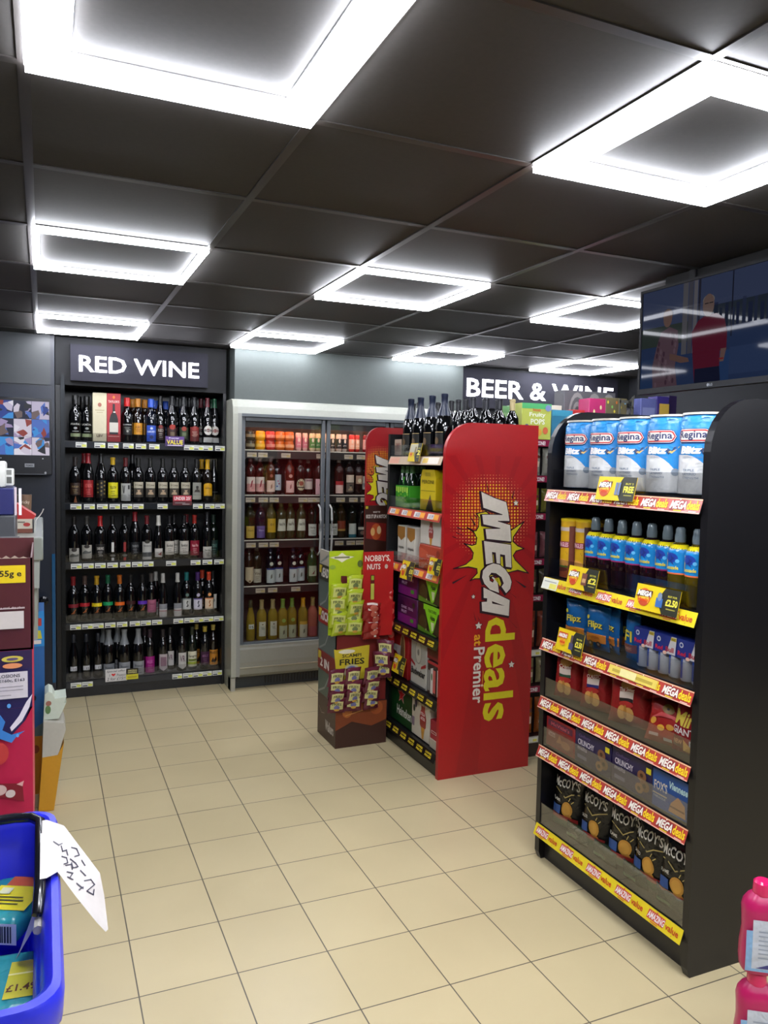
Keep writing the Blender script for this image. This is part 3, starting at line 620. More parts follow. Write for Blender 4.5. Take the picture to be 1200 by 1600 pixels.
# drinks inside
def lath(prof, fin, col, art=None, R=.033, top=None, topcol='#b8b8b8'):
    def f():
        b = MB(); b.lathe(prof, M(col, fin), 18)
        if top: b.lathe(top, M(topcol, 'metal'), 18)
        if art:
            for i, q in enumerate(art):
                mm = M(q[-1])
                if q[0] == 'b': b.grid(-q[1], q[2], q[1], q[3], mm, cyl(R), i, 14, 1)
                elif q[0] == 't': b.text(q[1], q[2], q[3], q[4], q[5], mm, cyl(R), i, .02)
                elif q[0] == 'c': b.disc(q[1], q[2], q[3], q[4], mm, cyl(R), i, 12, 2)
        return b
    return f
CANP = [(0, 0), (.024, 0), (.028, .004), (.033, .012), (.033, .105), (.028, .115), (.0, .115)]
CANT = [(.028, .113), (.0285, .117), (.026, .117), (.025, .115), (0, .115)]
def can(col, art=None): return lath(CANP, 'gloss', col, art, .033, CANT)
JARP = [(0, 0), (.03, 0), (.036, .01), (.037, .03), (.034, .05), (.033, .062), (.028, .066), (0, .066)]
def jar(col, c2): return lath(JARP, 'gloss', col, [('b', .04, .02, .042, c2)], .037)
Yf = 5.53
for cx, col, c2, nm in ((168, '#3b3526', '#8a8468', 'olive brown'), (233, '#f0a81c', '#f7c63c', 'bright yellow'), (298, '#c33a30', '#e88a7a', 'red'), (360, '#d06a24', '#e8a060', 'amber orange'), (420, '#cc6a30', '#e6a878', 'paler orange')):
    for k, z in enumerate((1.70, 1.767)):
        single('drink_tub', jar(col, c2), 'jar'+col, f'{nm} drink pot, {"upper" if k else "lower"} of its stack at the fridge top left', 'drink pot', (onY(350+cx/4.138, 690, Yf)[0], Yf, z), 0, 'drink pots in the fridge')
cans = [(480, '#e0b8b4', '#d88a98', 'pale pink'), (528, '#dcb4ac', '#cf8090', 'dusty pink'), (570, '#cfc8a8', '#4f8a4a', 'green banded'), (612, '#cfc8a0', '#3f8a54', 'deeper green banded'), (650, '#ddd4c0', '#8a8478', 'white'),
        (705, '#d8cfc0', '#3a3636', 'white and black, right of the door bar'), (742, '#c8bcb0', '#2b2626', 'black banded'), (783, '#c9beb2', '#241f1f', 'darker black banded'), (825, '#c8342c', '#e8b8a0', 'red'), (865, '#b8302a', '#e0b090', 'deep red'), (915, '#7c1f2a', '#c8a0a0', 'maroon')]
for cx, c1, c2, nm in cans:
    for k in range(1):
        cp = c1 if k else c1
        single('drink_can', can(cp, [('b', .05, .02, .085 if not k else .06, c2), ('c', 0, .07, .012, .014, '#e8e0d0'), ('t', 'gin & tonic', -.02, .035, .02, .045, '#f0e8e0')]), 'can'+c1+str(k), f'{nm} slim drink can on the top fridge shelf', 'drink can', (onY(350+cx/4.138, 690, Yf)[0], Yf+.02*(cans.index((cx, c1, c2, nm)) % 2), 1.70), 0, 'cans on the top fridge shelf').scale = (.66, .66, 1.12)
F2 = [(170, LAB(.02, .13, '#d88a8a', None, '#fff', [('b', .035, .09, .13, '#e8d0c4'), ('p', [(-.01, .05), (.002, .06), (.012, .11), (.0, .1)], '#a02a3a')], cap='#7a4a44', g='#3a1412') if 0 else B('wine', '#4a1815', '#8a4a44', [('b', .035, .02, .13, '#dd9a94'), ('b', .035, .08, .13, '#ead4c8'), ('p', [(-.01, .05), (.002, .06), (.012, .11), (.0, .1)], '#a02a3a')]), 'rose bottle with pink landscape label, left one of the pair'),
 (235, 0, 'rose bottle with pink landscape label, right one of the pair'),
 (298, B('wine', '#5a1d12', '#5a2018', [('b', .034, .02, .105, '#ecc4b0'), ('c', 0, .14, .012, .012, '#b05a4a'), ('p', [(-.006, .04), (.006, .05), (.006, .08), (-.004, .07)], '#a8705a')]), 'rose bottle with peach footprint label'),
 (352, B('wine', '#2a1a1c', '#40362e', [('b', .03, .03, .15, '#b9c0c8'), ('c', .008, .08, .006, .006, '#a02a5a'), ('c', -.006, .06, .006, .006, '#3a4a9a'), ('c', .0, .1, .005, .005, '#c04a6a')]), 'bottle with pale blue dotted label'),
 (422, B('wine', '#6a2218', '#6a2620', [('b', .034, .015, .105, '#f0b8b0'), ('c', 0, .14, .014, .013, '#d89a8a'), ('p', [(-.006, .04), (.006, .05), (.006, .08), (-.004, .07)], '#b0605a')]), 'pink bottle with pink footprint label'),
 (490, B('wine', '#32120e', '#55443a', [('c', 0, .075, .034, .045, '#d8c8a4'), ('c', 0, .085, .018, .018, '#9a4a34'), ('r', -.03, .05, .03, .06, '#3a2a20')]), 'bottle with round cream label'),
 (550, B('wine', '#32120e', '#8a7a70', [('b', .034, .04, .12, '#e0c8bc'), ('r', -.025, .1, .025, .115, '#7a3a5a')], capz=.24), 'bottle with cream label and mauve top edge'),
 (612, B('wine', '#32120e', '#2a1c1c', [('b', .036, .0, .12, '#eab4ba'), ('c', .008, .075, .014, .014, '#1c1418'), ('c', .008, .075, .011, .011, '#eab4ba')]), 'bottle with square pink label and black ring'),
 (740, B('wine', '#42140e', '#b8b0a4', [('b', .034, .01, .1, '#ecc0b4'), ('b', .034, .075, .105, '#c02a2c')], capz=.25), 'bottle with pink label under a red band, behind the right door'),
 (808, B('wine', '#2a1410', '#2a2420', [('b', .034, .02, .09, '#6a5a50'), ('b', .034, .095, .155, '#e0c8b4')]+face(.05, '#b59b7c', '#2a2622')), 'bottle with cream label over a portrait, behind the right door'),
 (868, B('wine', '#2a1410', '#2a2420', [('b', .03, .085, .15, '#b89078'), ('c', 0, .11, .014, .016, '#e8d8b0')]), 'bottle with tan label, behind the right door'),
 (920, B('wine', '#2a1410', '#201c1a', [('b', .03, .04, .145, '#dcd0c0'), ('r', -.02, .06, .02, .09, '#9a9aa0')]), 'bottle with white label nearest the red panel')]
F3 = [(165, B('wine', '#2a2410', '#1c1c18', [('b', .034, .01, .1, '#d6b04a'), ('t', 'Hooch', -.02, .06, .02, .075, '#7a5a1a')]), 'dark bottle with mustard label, left end'),
 (233, B('wine', '#241a28', '#1c1c18', [('b', .034, .01, .1, '#6a5492'), ('t', 'Vimto', -.02, .06, .02, .075, '#c8b8e0')]), 'dark bottle with violet label'),
 (302, B('wine', '#5a4a14', '#6a5a24', [('b', .034, .05, .155, '#d8a828'), ('t', '01', -.014, .1, .014, .12, '#7a5a14')]), 'bottle with golden yellow label and pale neck'),
 (367, B('wine', '#3a3c20', '#6a7030', [('p', [(-.036, .06), (.036, .06), (.026, .15), (-.026, .15)], '#ddd8c4'), ('t', 'House & Wine', -.022, .1, .022, .125, '#4a463a')]), 'bottle with tapered cream label, left one of three'),
 (430, 3, 'bottle with tapered cream label, middle one of three'), (495, 3, 'bottle with tapered cream label, right one of three'),
 (565, LAB(.02, .11, '#cfccc0', 'Hardys', '#4a463a', g='#16180e'), 'dark bottle with plain white label, left one of three'),
 (632, LAB(.02, .11, '#cfccc0', 'Hardys', '#4a463a', g='#16180e'), 'dark bottle with plain white label behind the door bar'),
 (702, LAB(.02, .11, '#cfccc0', 'Hardys', '#4a463a', g='#16180e'), 'dark bottle with plain white label right of the door bar'),
 (760, B('wine', '#3a2a14', '#6a6030', [('b', .036, .06, .13, '#8c3a22'), ('b', .036, .05, .065, '#c8a050')]), 'bottle with brick red label, behind the right door'),
 (823, B('wine', '#16180e', '#201f1c', [('b', .034, .0, .11, '#d0d2c8'), ('b', .034, .0, .025, '#2a6a78')]), 'bottle with white label and teal base, behind the right door'),
 (885, B('wine', '#120e0c', '#1a1616', [('b', .036, .01, .09, '#1c1818'), ('b', .036, .06, .08, '#d8d0c0'), ('c', 0, .035, .02, .016, '#8a6a5a')]), 'dark bottle with black and white label, behind the right door')]
F4 = [(238, B('wine', '#2a1c10', '#2a2420', [('b', .034, .04, .135, '#cdb898'), ('p', [(-.034, .04), (0, .015), (.034, .04)], '#cdb898'), ('c', 0, .03, .008, .008, '#7a5a3a')]), 'dark bottle with pointed beige label'),
 (325, LAB(.01, .115, '#cbbfa8', 'Vina', '#7a6a50', cap='#8a8470', g='#2a2414', capz=.25), 'bottle with wide cream label and grey cap'),
 (443, B('wine', '#0d0e16', '#1c2440', [('b', .036, .01, .115, '#c9cbc8'), ('b', .036, .11, .122, '#2c3a7a'), ('c', 0, .155, .014, .014, '#d8d4c0'), ('p', [(-.006, .04), (.006, .05), (.006, .08), (-.004, .07)], '#6a6a60')]), 'dark bottle with white footprint label and blue edge, first of four'),
 (532, 2, 'dark bottle with white footprint label and blue edge, second of four'), (660, 2, 'dark bottle with white footprint label and blue edge, third of four'), (745, 2, 'dark bottle with white footprint label and blue edge, fourth of four'),
 (843, B('wine', '#2a4a24', '#aab49a', [('b', .034, .05, .13, '#c0c0a0'), ROO(.065, '#7a3a2a')], capz=.245), 'green bottle with cream label and pale cap')]
F5 = [(255, B('slim', CLG, '#4a4a2a', [('r', -.02, .09, .02, .125, '#dcdcd0'), ('t', '15', -.012, .095, .014, .115, '#3a3a34')]), 'golden bottle with small white price tag, left end'),
 (360, B('wine', CLG, '#b8a06a', [('b', .026, .03, .14, '#d8d2bc'), ('c', 0, .12, .006, .005, '#7a5a4a')]+lines(0, .1, 3, '#8a8470', .016), capz=.235), 'golden wine bottle with tall white label, left one of two'),
 (467, B('wine', CLG, '#b8a06a', [('b', .026, .03, .14, '#d8d2bc'), ('c', 0, .12, .006, .005, '#7a5a4a')]+lines(0, .1, 3, '#8a8470', .016), capz=.235), 'golden wine bottle with tall white label, right one of two'),
 (563, B('wine', CLG, '#7a9a3a', [('b', .034, .0, .1, '#c2c4a0'), ('c', 0, .14, .015, .015, '#9ab04a'), ('p', [(-.006, .03), (.006, .04), (.006, .07), (-.004, .06)], '#6a6a50')], capz=.235), 'golden bottle with lime cap and pale footprint label, left one'),
 (657, 3, 'golden bottle with lime cap and pale footprint label, right one'),
 (757, B('wine', CLG, '#e0a020', [('b', .034, .0, .1, '#d2ccae'), ('b', .034, .1, .125, '#d8a83a'), ('p', [(-.006, .03), (.006, .04), (.006, .07), (-.004, .06)], '#6a6a50')], capz=.235), 'golden bottle with orange yellow cap'),
 (850, B('wine', PKG, '#b89a5a', [('b', .034, .01, .08, '#b05a58')], capz=.24), 'rosy bottle with pink label')]
for z, L, ox, oy, sc, py, ph in ((1.38, F2, 350, 600, 4.138, 760, 'second fridge shelf'), (1.057, F3, 350, 600, 4.138, 840, 'middle fridge shelf'), (.727, F4, 350, 840, 6.154, 905, 'fourth fridge shelf'), (.32, F5, 350, 840, 6.154, 975, 'fridge floor')):
    for cx, spec, look in L:
        if isinstance(spec, int): spec = L[spec][1]
        put_bottle(spec, max(onY(ox+cx/sc, py, Yf)[0], 1.282), Yf, z, look+', '+ph, 'bottles in the glass door fridge').scale = (1, 1, .955)

# ------------------------------------------------------------------ promotional end panel artwork
RED = M('#a4171b', 'satin'); RED2 = M('#96151a', 'satin')
def C7(pts): return [onY(700+x/7.2692, 740+y/7.2727, 3.48) for x, y in pts]
def C8(pts): return [onY(720+x/8, 940+y/8, 3.48) for x, y in pts]
BURST = [(320, 455), (352, 500), (345, 600), (320, 645), (290, 652), (215, 612), (290, 665), (325, 730), (315, 800), (270, 815), (180, 795), (250, 845), (285, 900), (275, 965), (200, 1030), (60, 1080), (230, 1060), (325, 1080), (330, 1130), (250, 1215), (300, 1195), (430, 1190), (560, 1150), (700, 1120), (790, 1098), (910, 1130), (840, 1060), (760, 980), (738, 930), (770, 880), (860, 852), (790, 820), (735, 770), (740, 720), (860, 545), (720, 640), (600, 560), (430, 430)]
MM_ = [(370, 200), (520, 272), (660, 322), (682, 430), (698, 542), (568, 540), (705, 582), (718, 775), (432, 745), (418, 625), (585, 622), (395, 578), (380, 462), (610, 465), (395, 390)]
EE_ = [(400, 760), (712, 805), (722, 1072), (648, 1060), (640, 928), (592, 920), (592, 1030), (545, 1020), (535, 900), (500, 895), (510, 1015), (425, 1035)]
GG_ = [(440, 1045), (510, 1015), (580, 1030), (650, 1085), (700, 1160), (722, 1230), (705, 1310), (655, 1365), (600, 1285), (625, 1245), (600, 1180), (540, 1135), (490, 1130), (465, 1165), (475, 1215), (505, 1232), (515, 1210), (490, 1185), (500, 1165), (560, 1200), (580, 1360), (470, 1320), (405, 1250), (380, 1180), (390, 1100)]
AA_ = [(395, 1285), (700, 1435), (690, 1621), (380, 1563), (375, 1455), (435, 1450), (437, 1420), (398, 1415)]
AH_ = [(495, 1448), (500, 1476), (640, 1502)]
def grow(pts, d):
    cx = sum(p[0] for p in pts)/len(pts); n = len(pts); out = []
    A = sum(pts[i][0]*pts[(i+1) % n][1]-pts[(i+1) % n][0]*pts[i][1] for i in range(n)); sgn = 1 if A > 0 else -1
    for i in range(n):
        p, q, r = pts[i-1], pts[i], pts[(i+1) % n]
        e1 = Vector((q[0]-p[0], q[1]-p[1])).normalized(); e2 = Vector((r[0]-q[0], r[1]-q[1])).normalized()
        nn = Vector((e1.y+e2.y, -(e1.x+e2.x))); 
        nn = nn.normalized()*sgn if nn.length > .1 else Vector((e1.y, -e1.x))*sgn
        out.append((q[0]+nn.x*d, q[1]+nn.y*d))
    return out
def mega_art(b, fn, deals=True):
    ink = M('#2e1420'); wht = M('#d6cdc0'); yel = M('#d3c51c'); org = M('#e39a2a'); orp = M('#dd8a5a')
    for i in range(27):
        for j in range(28):
            x = 30+i*34.6; y = 18+j*37.2; q = ((x-470)/470)**2+((y-480)/500)**2
            if q > 1.02: continue
            r = max(3, 13.2*(1.06-q)**.6)
            (cx, cz), (ex, ez) = C7([(x, y), (x+r, y)])
            b.disc(cx, cz, abs(ex-cx), abs(ex-cx), org if q < .35 else (M('#e5b02a') if q < .55 else orp), fn, 1, 7, 1)
    for q in ([(430, 60), (462, 205), (448, 205)], [(765, 150), (730, 285), (718, 280)], [(45, 1235), (230, 1145), (55, 1255)], [(750, 1200), (890, 1285), (870, 1300)], [(690, 1340), (780, 1420), (765, 1400)], [(40, 705), (130, 745), (60, 725)], [(80, 660), (180, 705), (95, 678)], [(90, 600), (190, 640), (110, 622)], [(232, 455), (315, 580), (300, 590)], [(275, 440), (335, 500), (325, 510)]):
        b.poly(C7(q), ink, fn, 2)
    for q in ([(155, 115), (190, 240), (180, 235)], [(205, 170), (235, 235), (225, 232)], [(595, 215), (705, 335), (690, 325)]):
        b.poly(C8(q), ink, fn, 2)
    P = C7(BURST); b.poly(P, yel, fn, 3); b.line(P, .0055, ink, fn, 4, True)
    for sh in (MM_, EE_, AA_, GG_):
        b.poly(grow([(x-14, y+8) for x, y in C7S(sh)], 0) if 0 else [(p[0]-.006, p[1]-.004) for p in grow(C7(sh), .007)], ink, fn, 5)
    for sh in (MM_, EE_, AA_, GG_): b.poly(C7(sh), wht, fn, 6)
    for sh in (MM_, EE_, AA_, GG_): b.line(C7(sh), .004, ink, fn, 7, True)
    b.poly(C7(AH_), ink, fn, 7)
    b.poly(C7([(520, 1190), (575, 1180), (600, 1250), (590, 1280)]), yel, fn, 7)
    for (x, y, r, cf) in ((768, 335, 34, C7), (285, 1398, 26, C7)):
        c = cf([(x, y)])[0]; b.poly(star_pts(c[0], c[1], r/1900+.003, 5, .5), ink, fn, 4); b.poly(star_pts(c[0], c[1], r/2150, 5, .5), wht, fn, 5)
    for (x, y, r) in ((220, 300, 52), (630, 785, 48)):
        c = C8([(x, y)])[0]; b.poly(star_pts(c[0], c[1], r/2300+.003, 5, .5), ink, fn, 4); b.poly(star_pts(c[0], c[1], r/2450, 5, .5), wht, fn, 5)
    if deals:
        x0, z1 = C8([(305, 205)])[0]; x1, z0 = C8([(640, 1455)])[0]
        b.text('deals', x0, z0, x1, z1, yel, fn, 4, .022, 0, True)
        x0, z1 = C8([(165, 415)])[0]; x1, z0 = C8([(250, 548)])[0]
        b.text('at', x0, z0, x1, z1, M('#dfa01f'), fn, 4, .02, 0, True)
        x0, z1 = C8([(160, 575)])[0]; x1, z0 = C8([(278, 1262)])[0]
        b.text('Premier', x0, z0, x1, z1, wht, fn, 4, .02, 0, True)
        b.line(C8([(262, 1070), (276, 870)]), .003, M('#dfa01f'), fn, 5)
def end_panel_pts(x0, x1, ztop, r, zb=0.0):
    pts = [(x0, zb), (x1, zb), (x1, ztop)]
    for k in range(9):
        a = math.radians(90+90*k/8); pts.append((x0+r+r*math.cos(a), ztop-r+r*math.sin(a)))
    return pts

# ------------------------------------------------------------------ beer gondola with the red end
gd = thing('shelf_gondola', 'black beer shelving with a tall red MEGA deals end panel', 'shelf unit', (1.85, 3.48, 0))
def L(x, y, z, o): return (x-o[0], y-o[1], z)
b = MB(); b.prism(end_panel_pts(0, .55, 1.835, .155), 0, .026, RED, 'y')
fn0 = lambda u, v, l: (u-1.85, -.0005-l*.0004, v)
pe = b.build('end_panel', gd)
b = MB()
for k in range(18):   # faint printed rays
    a = math.radians(8+k*19.5); a2 = a+.10; c0 = (.30, 1.32)
    def rp(a):
        dx, dz = math.cos(a), math.sin(a); t = 9
        if dx > 0: t = min(t, (.545-c0[0])/dx)
        if dx < 0: t = min(t, (.005-c0[0])/dx)
        if dz > 0: t = min(t, (1.67-c0[1])/dz)
        if dz < 0: t = min(t, (.01-c0[1])/dz)
        return (c0[0]+dx*t, c0[1]+dz*t)
    b.poly([c0, rp(a), rp(a2)], M('#9a141a', 'satin'), lambda u, v, l: (u, -.0003, v), 0)
mega_art(b, fn0); b.build('printed_artwork', pe)
BK = M('#141416', 'satin')
b = MB(); b.box(0.002, .5, .69, .718, 0, 1.79, BK); b.build('side_post', gd)
b = MB(); b.box(.36, .38, .0265, .69, 0, 1.66, M('#101012', 'satin')); b.build('back_panel', gd)
b = MB(); b.box(.012, .36, .0265, .69, 0, .085, M('#1d1c1b', 'satin')); b.build('plinth', gd)
GZ = [(1.665, 'promo'), (1.375, 'red'), (1.062, 'red'), (.715, 'yb'), (.40, 'yb'), (.125, 'yb')]
def strip_on_x(parent, y0, y1, z, style, xf=0.0, hh=.042, n=None):
    """price strip facing -x, text reading towards the camera; parent local coords; y1 is the end nearest the camera (smaller y)"""
    b = MB(); t = .016
    b.add([(xf+.004, y0, z-hh), (xf+.004, y1, z-hh), (xf-t, y1, z-.0), (xf-t, y0, z)] if 0 else [(xf-t, y0, z-hh), (xf-t, y1, z-hh), (xf, y1, z), (xf, y0, z)], [(0, 1, 2, 3)], M({'red': '#b5473c', 'ylw': '#e2cc2e', 'yb': '#1b1714', 'promo': '#cdb59a', 'white': '#d8d8cc'}[style], 'gloss'))
    b.add([(xf-t+.003, y0, z-hh), (xf-t+.003, y1, z-hh), (xf+.003, y1, z), (xf+.003, y0, z)], [(3, 2, 1, 0)], M('#2a2a2a'))
    fn = lambda u, v, l: (xf-t*(1-v/hh)-.0006-l*.0003, y0-u if y0 > y1 else y0+u, z-hh+v)
    return b, fn
def mega_word(b, fn, x, w, hh):
    ink = M('#5a1a20'); wh = M('#efe9dc'); ye = M('#f2cf22')
    b.poly([(x-.002, hh*.14), (x+w*.52, hh*.2), (x+w*.55, hh*.86), (x+w*.03, hh*.82)], M('#8a2a28'), fn, 1)
    b.text('MEGA', x, hh*.24, x+w*.54, hh*.8, wh, fn, 3, .035, .25); b.text('deals', x+w*.56, hh*.24, x+w*.97, hh*.86, ye, fn, 3, .025)
    b.grid(x+w*.14, hh*.1, x+w*.4, hh*.17, M('#e0c81c'), fn, 2); b.grid(x+w*.66, hh*.1, x+w*.9, hh*.14, M('#efd8d0'), fn, 2)
    b.poly(star_pts(x+w*.3, hh*.9, hh*.07), wh, fn, 4)
def amazing_word(b, fn, x, w, hh):
    b.poly([(x, hh*.22), (x+w*.5, hh*.22), (x+w*.53, hh*.84), (x+w*.03, hh*.84)], M('#c8503a'), fn, 1)
    b.text('AMAZING', x+w*.02, hh*.3, x+w*.52, hh*.76, M('#efe6e6'), fn, 3, .025, .2); b.text('value', x+w*.55, hh*.3, x+w*.93, hh*.74, M('#c0421e'), fn, 3, .022)
    b.poly(star_pts(x+w*.28, hh*.88, hh*.12), M('#c8503a'), fn, 4); b.grid(x+w*.14, hh*.1, x+w*.36, hh*.16, M('#c8503a'), fn, 4); b.poly(star_pts(x+w*.76, hh*.16, hh*.05), M('#8a4a1c'), fn, 4)
for i, (z, st) in enumerate(GZ):
    sh = MB(); sh.box(0.004, .36, .0265, .69, z-.018, z-.002, BK); so = sh.build('shelf', gd)
    b, fn = strip_on_x(so, .685, .03, z-.004, st, .004, .045)
    if st == 'yb':
        for k in range(6):
            x = .03+k*.103
            b.text('LOWER', x, .025, x+.07, .036, M('#e2c62a'), fn, 1, .05); b.text('PRICES', x, .010, x+.07, .021, M('#e2c62a'), fn, 1, .05)
    elif st == 'red':
        for k in range(4):
            x = .02+k*.16
            b.grid(x+.01, .008, x+.135, .038, M('#e08a3a'), fn, 1); b.grid(x+.01, .010, x+.08, .036, M('#e0d8d4'), fn, 2); b.grid(x+.085, .012, x+.13, .034, M('#f0a02c'), fn, 2)
            b.text('£'+('5.49', '10', '6.25', '11.99')[k], x+.03, .014, x+.075, .032, M('#5a4a6a'), fn, 3, .02)
    else:
        b.grid(.01, .006, .14, .04, M('#d89a80'), fn, 1); b.grid(.42, .006, .62, .04, M('#e6ded0'), fn, 1); b.grid(.44, .01, .5, .036, M('#e0c060'), fn, 2)
    b.build('price_strip', so)
    if i < 3: MB().box(.002, .006, .04, .68, z, z+.06, ACRYL).build('riser', so)
# far red panel with the same print
xf = onY(573, 700, 4.42)[0]
fp = thing('promo_panel', 'narrow red MEGA deals panel at the far end of the beer shelving', 'end panel', (xf, 4.42, 0))
sc = .62; zt = onY(600, 668, 4.42)[1]; zM = onY(600, 711, 4.42)[1]; zMn = C7([(370, 200)])[0][1]
b = MB(); b.prism(end_panel_pts(0, .37, zt, .09), 0, .02, RED2, 'y'); po = b.build('panel', fp)
b = MB(); mega_art(b, lambda u, v, l: (min(max((u-1.85)*sc-.073, .003), .366), -.0005-l*.0004, zM+(v-zMn)*sc), True); b.build('printed_artwork', po)

RX = -math.pi/2
def onfront(px, py, X=1.885): return onX(px, py, X)
# bottles on top
PRO = B('fizz', G0, '#1a2236', [('b', .043, .03, .115, '#15130f'), ('b', .043, .118, .122, '#a08a60'), ('c', 0, .075, .018, .02, '#6a5438')], capz=.205)
for i, px in enumerate((640, 655, 673, 692)):
    y = onX(px, 690, 1.91)[0]
    put_bottle(PRO, 1.915, max(y, 3.56), 1.667, ['leftmost', 'second', 'third', 'rightmost'][i]+' of four foil topped sparkling bottles above the beer shelving', 'bottles along the top of the beer shelving', RX, 'wine bottle').scale = (1, 1, 1.0)
WB = B('wine', G0, '#15161c', [('r', -.012, .13, .012, .165, '#a8a8a0'), ('r', -.005, .135, .005, .15, '#3a3a3a'), ('b', .034, .03, .12, '#0d0d0f')])
nb = 0
for (px, x) in ((700, 1.96), (712, 2.0), (724, 2.04), (736, 2.08), (703, 2.06), (716, 2.12), (748, 2.0), (760, 2.06)):
    x, y = ((1.99, 4.08), (2.07, 4.08), (1.99, 4.0), (2.07, 4.0), (2.07, 3.92), (2.07, 3.84), (2.07, 3.76), (2.07, 3.68))[nb]
    put_bottle(WB, x, y, 1.667, 'tagged black bottle crowded behind the sparkling bottles above the beer shelving', 'black bottles crowded above the beer shelving', RX); nb += 1
for i, px in enumerate((741, 754, 766, 778, 790, 800)):
    x, yb = ((2.045, 3.56), (2.125, 3.56), (2.205, 3.56), (2.285, 3.56), (2.165, 3.64), (2.245, 3.64))[i]
    put_bottle(B('wine', G0, '#191a22' if i != 3 else '#b8a878', [('b', .034, .03, .12, '#0d0d0f')]), x, yb, 1.667, 'black bottle whose neck shows above the red end panel' if i != 3 else 'bottle with pale gold cap showing above the red end panel', 'bottle necks above the red end panel', RX)
# carrier packs
def six_pack():
    g = MB(); prof = PROF['beer'][0]
    for i in range(3):
        for j in range(2): g.lathe([(r, z+.002) for r, z in prof], M('#0d2413', 'glassd'), 12, -.062+i*.062, -.031+j*.062)
    f = MB(); f.box(-.094, .094, -.064, .064, 0, .12, M('#3c9a26')); f.box(-.004, .004, -.06, .06, .12, .17, M('#3c9a26'))
    it = []
    for k in range(6): it += [('r', -.09+.03*k, .085-.006*(k % 2), -.07+.03*k, .112, '#a8d44a'), ('c', -.075+.03*k, .05+.01*(k % 3), .01, .006, '#7ab82e')]
    it += [('t', 'BECK', -.08, .03, .08, .045, '#8fcc3a')]
    f.art(it, front(-.064))
    cp = MB()
    for i in range(3):
        for j in range(2): cp.lathe([(.0152, .19), (.0145, .231), (0, .232)], M('#4f7a4a', 'satin'), 10, -.062+i*.062, -.031+j*.062)
    return [('bottles', g), ('carrier', f), ('caps', cp)]
y = onX(632, 770, 1.93)[0]
product('bottle_pack', six_pack, 'six', 'green carrier pack of six green beer bottles on the second beer shelf', 'beer pack', (1.95, min(y, 4.06), 1.376), RX)
def ylw_pack():
    f = MB(); f.prism([(-.09, 0), (.09, 0), (.09, .17), (.07, .215), (-.07, .215), (-.09, .17)], -.065, .065, M('#d2b912'))
    f.art([('r', -.085, .1, .085, .104, '#8a7a0c'), ('p', [(-.02, .0), (.07, .0), (.045, .05), (.03, .085), (.01, .05)], '#2a2414'), ('p', [(.02, .05), (.045, .05), (.03, .085)], '#5a5030'), ('t', 'PERONI', -.07, .14, .07, .16, '#6a5c10'), ('r', -.03, .18, .03, .2, '#b09a10')], front(-.065)); return [('carton', f)]
y = onX(680, 780, 1.93)[0]
product('bottle_pack', ylw_pack, 'yp', 'yellow bottle carton with dark mountain print on the second beer shelf', 'beer pack', (1.95, max(y, 3.605), 1.376), RX)
def bx(name, w, h, d, col, items, label, px, py, z, X=1.875, key=None, cat='beer box', grp=None, bev=.003, zr=0):
    y = onX(px, py, X)[0]
    y = min(max(y, 3.512+w/2), 4.165-w/2)
    return single(name, carton(w, d, h, col, items, 'print', bev), key or label, label, cat, (X+d/2, y, z), RX+zr, grp)
wb = [('p', [(-.05, .2), (.05, .2), (.05, .145), (.03, .135), (0, .12), (-.03, .135), (-.05, .145)], '#9a6a2a'), ('t', 'Hobgoblin', -.035, .07, .035, .09, '#4a4a44'), ('r', -.03, .03, .03, .034, '#9aa0a0')]
bx('bottle_carton', .1, .205, .1, '#cdc9bd', wb, 'white and brown bottle carton, left one of the pair on the middle beer shelf', 627, 850, 1.064, cat='beer pack')
bx('bottle_carton', .1, .205, .1, '#cdc9bd', wb, 'white and brown bottle carton, right one of the pair on the middle beer shelf', 642, 855, 1.064, cat='beer pack')
def chalice(s=1, dx=0, dz=0): 
    q = lambda pts: [(dx+x*s, dz+z*s) for x, z in pts]
    return [('p', q([(-.05, .12), (-.045, .06), (-.02, .04), (.02, .04), (.045, .06), (.05, .12), (.03, .17), (.03, .22), (-.03, .22), (-.03, .17)]), '#9c4236'), ('p', q([(-.028, .05), (.028, .05), (.012, -.03), (-.012, -.03)]), '#c8923a'),
            ('p', q([(-.025, .2), (.025, .2), (.028, .245), (0, .262), (-.028, .245)]), '#b8b08a'), ('r', dx-.036*s, dz+.095*s, dx+.036*s, dz+.165*s, '#b0343a'),
            ('t', 'STELLA', dx-.032*s, dz+.135*s, dx+.032*s, dz+.157*s, '#efe6e0'), ('t', 'ARTOIS', dx-.032*s, dz+.103*s, dx+.032*s, dz+.125*s, '#efe6e0')]
bx('beer_box', .24, .155, .15, '#d4cfc4', chalice(.55, .01, .01), 'white beer box with red chalice, stacked on the red box', 672, 845, 1.19, X=1.89)
bx('beer_box', .26, .125, .16, '#b5422c', [('r', -.13, .0, .13, .04, '#c8662c'), ('p', [(-.13, .04), (-.04, .04), (-.02, .09), (-.13, .11)], '#c25238'), ('t', 'THATCHERS', -.04, .06, .06, .078, '#e8b09a'), ('t', 'CIDER', -.03, .035, .05, .052, '#e8b09a'), ('r', -.045, .022, .065, .026, '#e8b09a'), ('c', .09, .09, .016, .02, '#8a2a22')], 'red and orange cider can box under the white chalice box', 672, 870, 1.064, X=1.875)
pur = [('r', -.12, 0, .12, .05, '#7a1f78'), ('c', -.06, .1, .035, .03, '#3a1038'), ('t', 'DARK', -.07, .085, .0, .1, '#c8a8d0'), ('t', 'FRUIT', -.07, .06, .0, .076, '#c8a8d0'), ('t', 'STRONG', .02, .085, .08, .1, '#b898c0'), ('r', .05, .02, .09, .04, '#3a8a2a'), ('c', .09, .12, .015, .015, '#26301a')]
